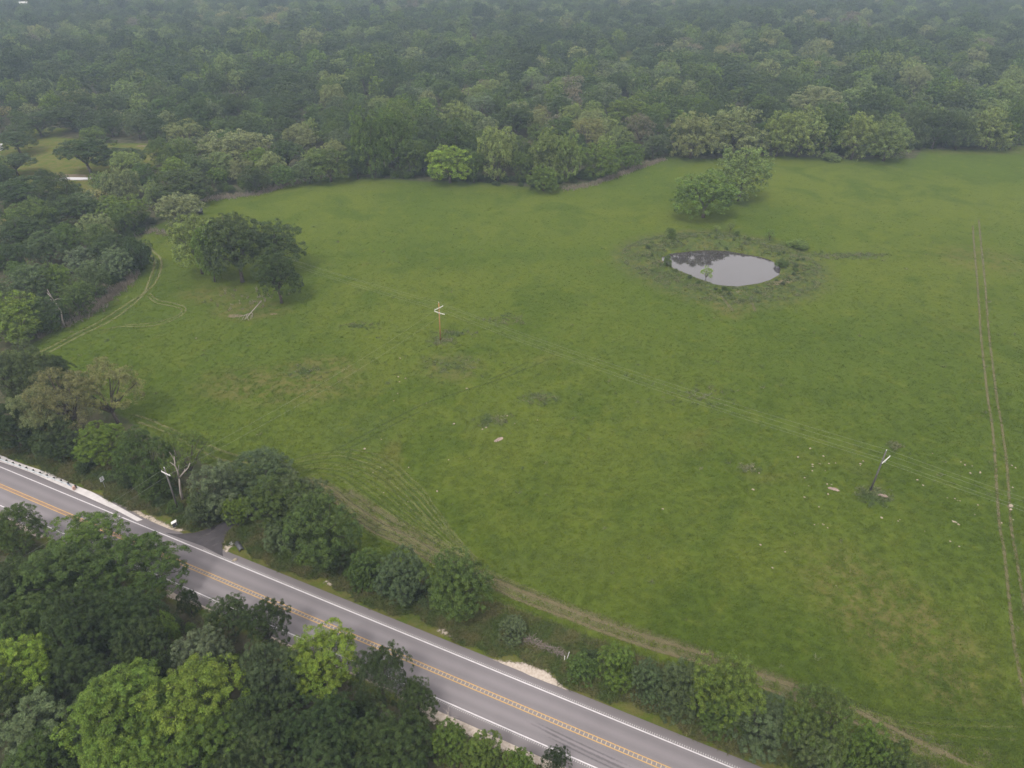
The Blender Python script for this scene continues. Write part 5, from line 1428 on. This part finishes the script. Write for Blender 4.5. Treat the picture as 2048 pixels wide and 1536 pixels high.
dl_ = [[(-61.1,99.03,1.69),(-60.83,99.03,3.33),(-60.47,99.03,5.33)],[(-60.47,99.03,5.33),(-60.25,99.03,6.92),(-60.27,99.03,8.49),(-59.85,99.03,10.63)],[(-60.29,99.03,7.28),(-60.56,99.03,8.25),(-61.21,99.03,8.97)],[(-60.28,99.03,5.51),(-59.27,99.03,6.68),(-58.2,99.03,7.77),(-57.53,99.03,8.97)],[(-59.21,99.03,6.74),(-58.98,99.03,7.41)],[(-60.22,99.03,7.04),(-59.86,99.03,8.25)],[(-60.22,99.03,8.85),(-60.25,99.03,10.87),(-60.26,99.03,11.92)],[(-59.88,99.03,10.52),(-59.46,99.03,11.46),(-59.22,99.03,12.39)]]
dl_[0].insert(0, (dl_[0][0][0], dl_[0][0][1], 0.0))
deadwood("dead_tree", dl_, [0.28, 0.17, 0.09, 0.17, 0.08, 0.08, 0.06, 0.06], "pale forked bare trunk rising above the vine mound near the roadside pole", "dead tree", depth=0.8)
fb = [(-69.87,178.95),(-71.09,173.8),(-71.77,170.29)]
fb2 = [[(-71.09,173.8),(-70.37,171.45)], [(-70.91,172.32),(-70.42,170.29)], [(-72.27,173.21),(-71.95,170.01)], [(-71.73,171.45),(-70.69,169.43)], [(-71.09,173.8),(-72.86,172.91),(-72.8,169.72)], [(-71.68,172.62),(-73.95,172.03),(-73.79,170.29)]]
deadwood("fallen_branch", [[(p[0], p[1], 0.25 + z) for p, z in zip(fb, (1.2, 0.5, 0.1))]] + [[(p[0], p[1], hz(*p) + 0.35 - 0.2 * j) for j, p in enumerate(l)] for l in fb2], [0.16, 0.08, 0.07, 0.07, 0.06, 0.07, 0.06], "bleached fallen branch lying on the grass under the field oaks", "fallen branch", limb="twig", main="branch")
tb = (-7.9,54.05); rr_ = random.Random(5)
lines = [[(tb[0], tb[1], 0.1), (tb[0] - 0.6, tb[1] + 1.2, 0.8), (tb[0] - 0.9, tb[1] + 2.4, 1.0)]]
for i in range(9):
    a = rr_.uniform(0, 6.28); l = rr_.uniform(0.8, 2.0); q = rr_.uniform(0.2, 1.8)
    p = (tb[0] - 0.4 * q, tb[1] + q, 0.4 + 0.2 * q); lines.append([p, (p[0] + 0.5 * l * math.cos(a), p[1] + 0.5 * l * math.sin(a), p[2] + 0.3), (p[0] + l * math.cos(a + 0.3), p[1] + l * math.sin(a + 0.3), p[2] + rr_.uniform(-0.2, 0.5))])
deadwood("dead_branches", lines, [0.07] + [0.035] * 9, "grey dead twigs sticking out over the gravel shoulder", "dead branches", limb="twig", main="branch")
# fallen dead vine brush along the hedge gap
bl = [(2.09,68.31),(3.79,67.43),(5.6,66.48),(7.46,65.55)]
V = MB(); rr_ = random.Random(8)
for i in range(420):
    u = rr_.random() * 2.999; k_ = int(u); f_ = u - k_
    x = bl[k_][0] + (bl[k_ + 1][0] - bl[k_][0]) * f_ + rr_.gauss(0, 0.28); y = bl[k_][1] + (bl[k_ + 1][1] - bl[k_][1]) * f_ + rr_.gauss(0, 0.28)
    a = rr_.uniform(0, 6.28); l = rr_.uniform(0.3, 0.8); z = abs(rr_.gauss(0.3, 0.22))
    V.tube([(x, y, z), (x + l * math.cos(a), y + l * math.sin(a), z + rr_.uniform(-0.2, 0.25))], 0.022, 3, False)
tag(V.build("dead_brush", bark_mat("grey_brush", (0.20, 0.165, 0.145))), "line of grey dead brush lying between pale shrub and gate posts", "brush pile")

def house(i, c, rz, w, d, roof_col, label):
    root = empty("house", (c[0], c[1], 0), rz)
    hw = 3.2; wm = plain("house_wall_%d" % i, (0.55, 0.50, 0.44), 0.8, 0.06)
    V = MB(); V.box((0, 0, hw / 2), (w, d, hw)); wall = V.build("wall", wm, root)
    V = MB(); o_ = 0.6; rh = d * 0.32
    V.v = [(-w / 2 - o_, -d / 2 - o_, hw), (w / 2 + o_, -d / 2 - o_, hw), (w / 2 + o_, d / 2 + o_, hw), (-w / 2 - o_, d / 2 + o_, hw), (-w / 2 - o_, 0, hw + rh), (w / 2 + o_, 0, hw + rh)]
    V.v = [(x, y, z + 0.01) for x, y, z in V.v]
    V.f = [(0, 1, 5, 4), (2, 3, 4, 5), (0, 4, 3), (1, 2, 5), (3, 2, 1, 0)]
    rf = V.build("roof", plain("roof_sheet_%d" % i, roof_col, 0.6, 0.05), root)
    V = MB(); V.box((w * 0.22, 0.8, hw + rh), (0.9, 0.7, 1.6)); V.build("chimney", wm, rf)
    for k_ in (-0.34, -0.14, 0.30):
        V = MB(); V.box((w * k_, -d / 2 - 0.03, 1.7), (1.3, 0.08, 1.2)); V.build("window", plain("house_glass", (0.05, 0.06, 0.07), 0.15), root)
    V = MB(); V.box((w * 0.08, -d / 2 - 0.03, 1.05), (1.0, 0.08, 2.1)); V.build("door", plain("house_door", (0.2, 0.12, 0.08), 0.6), root)
    return tag(root, label, "house")
house(1, HOUSES[0][0], HOUSES[0][1], 15, 9, (0.55, 0.54, 0.52), "low house with a whitish roof far off at the top left corner")
house(2, HOUSES[1][0], 0.1, 19, 10, (0.33, 0.25, 0.24), "house with a dull reddish roof at the top edge, left")
house(3, HOUSES[2][0], HOUSES[2][1], 16, 10, (0.74, 0.74, 0.76), "white roofed house at the very top edge, right of the reddish one")
sp = (-240.8,341.05)
root = empty("shed", (sp[0] - 1.2, sp[1], 0), 0.1)
V = MB(); V.box((0, 0, 1.1), (3.4, 3, 2.2)); V.build("wall", plain("white_siding", (0.66, 0.66, 0.66), 0.7, 0.05), root)
V = MB(); V.poly([(-2, -1.8), (2, -1.8), (2, 1.8), (-2, 1.8)], 2.21, 2.36); V.build("roof", plain("white_shed_roof", (0.70, 0.70, 0.71), 0.6, 0.05), root)
tag(root, "small white shed cut by the left frame edge in the clearing", "shed")
pud = [(-192.83,293.86),(-190.61,295.92),(-189.49,296.96),(-184.61,297.66),(-178.76,297.31),(-175.48,296.61),(-176.3,294.89),(-179.7,294.2),(-185.94,294.2),(-189.6,292.5)]
V = MB(); zz_ = max(hz(*p) for p in pud) + 0.03; V.poly(pud[::-1], zz_ - 0.5, zz_); tag(V.build("puddle", water_mat("puddle_water", (0.42, 0.40, 0.40), 0.08, 0.03)), kind="structure")  # pale base colour paints the bright sky reflection into the puddle

# ---------------------------------------------------------------- haze
V = MB(); V.box((0, 0, 48), (7000, 7000, 100))
hz_o = V.build("haze")
t = NT("haze_air"); pv = t.n("VolumePrincipled")
pv.inputs["Color"].default_value = (0.58, 0.73, 0.94, 1)
pv.inputs["Density"].default_value = 0.00026
pv.inputs["Anisotropy"].default_value = 0.0
t.t.links.new(pv.outputs[0], t.out.inputs["Volume"])
hz_o.data.materials.append(t.m)
tag(hz_o, kind="stuff")
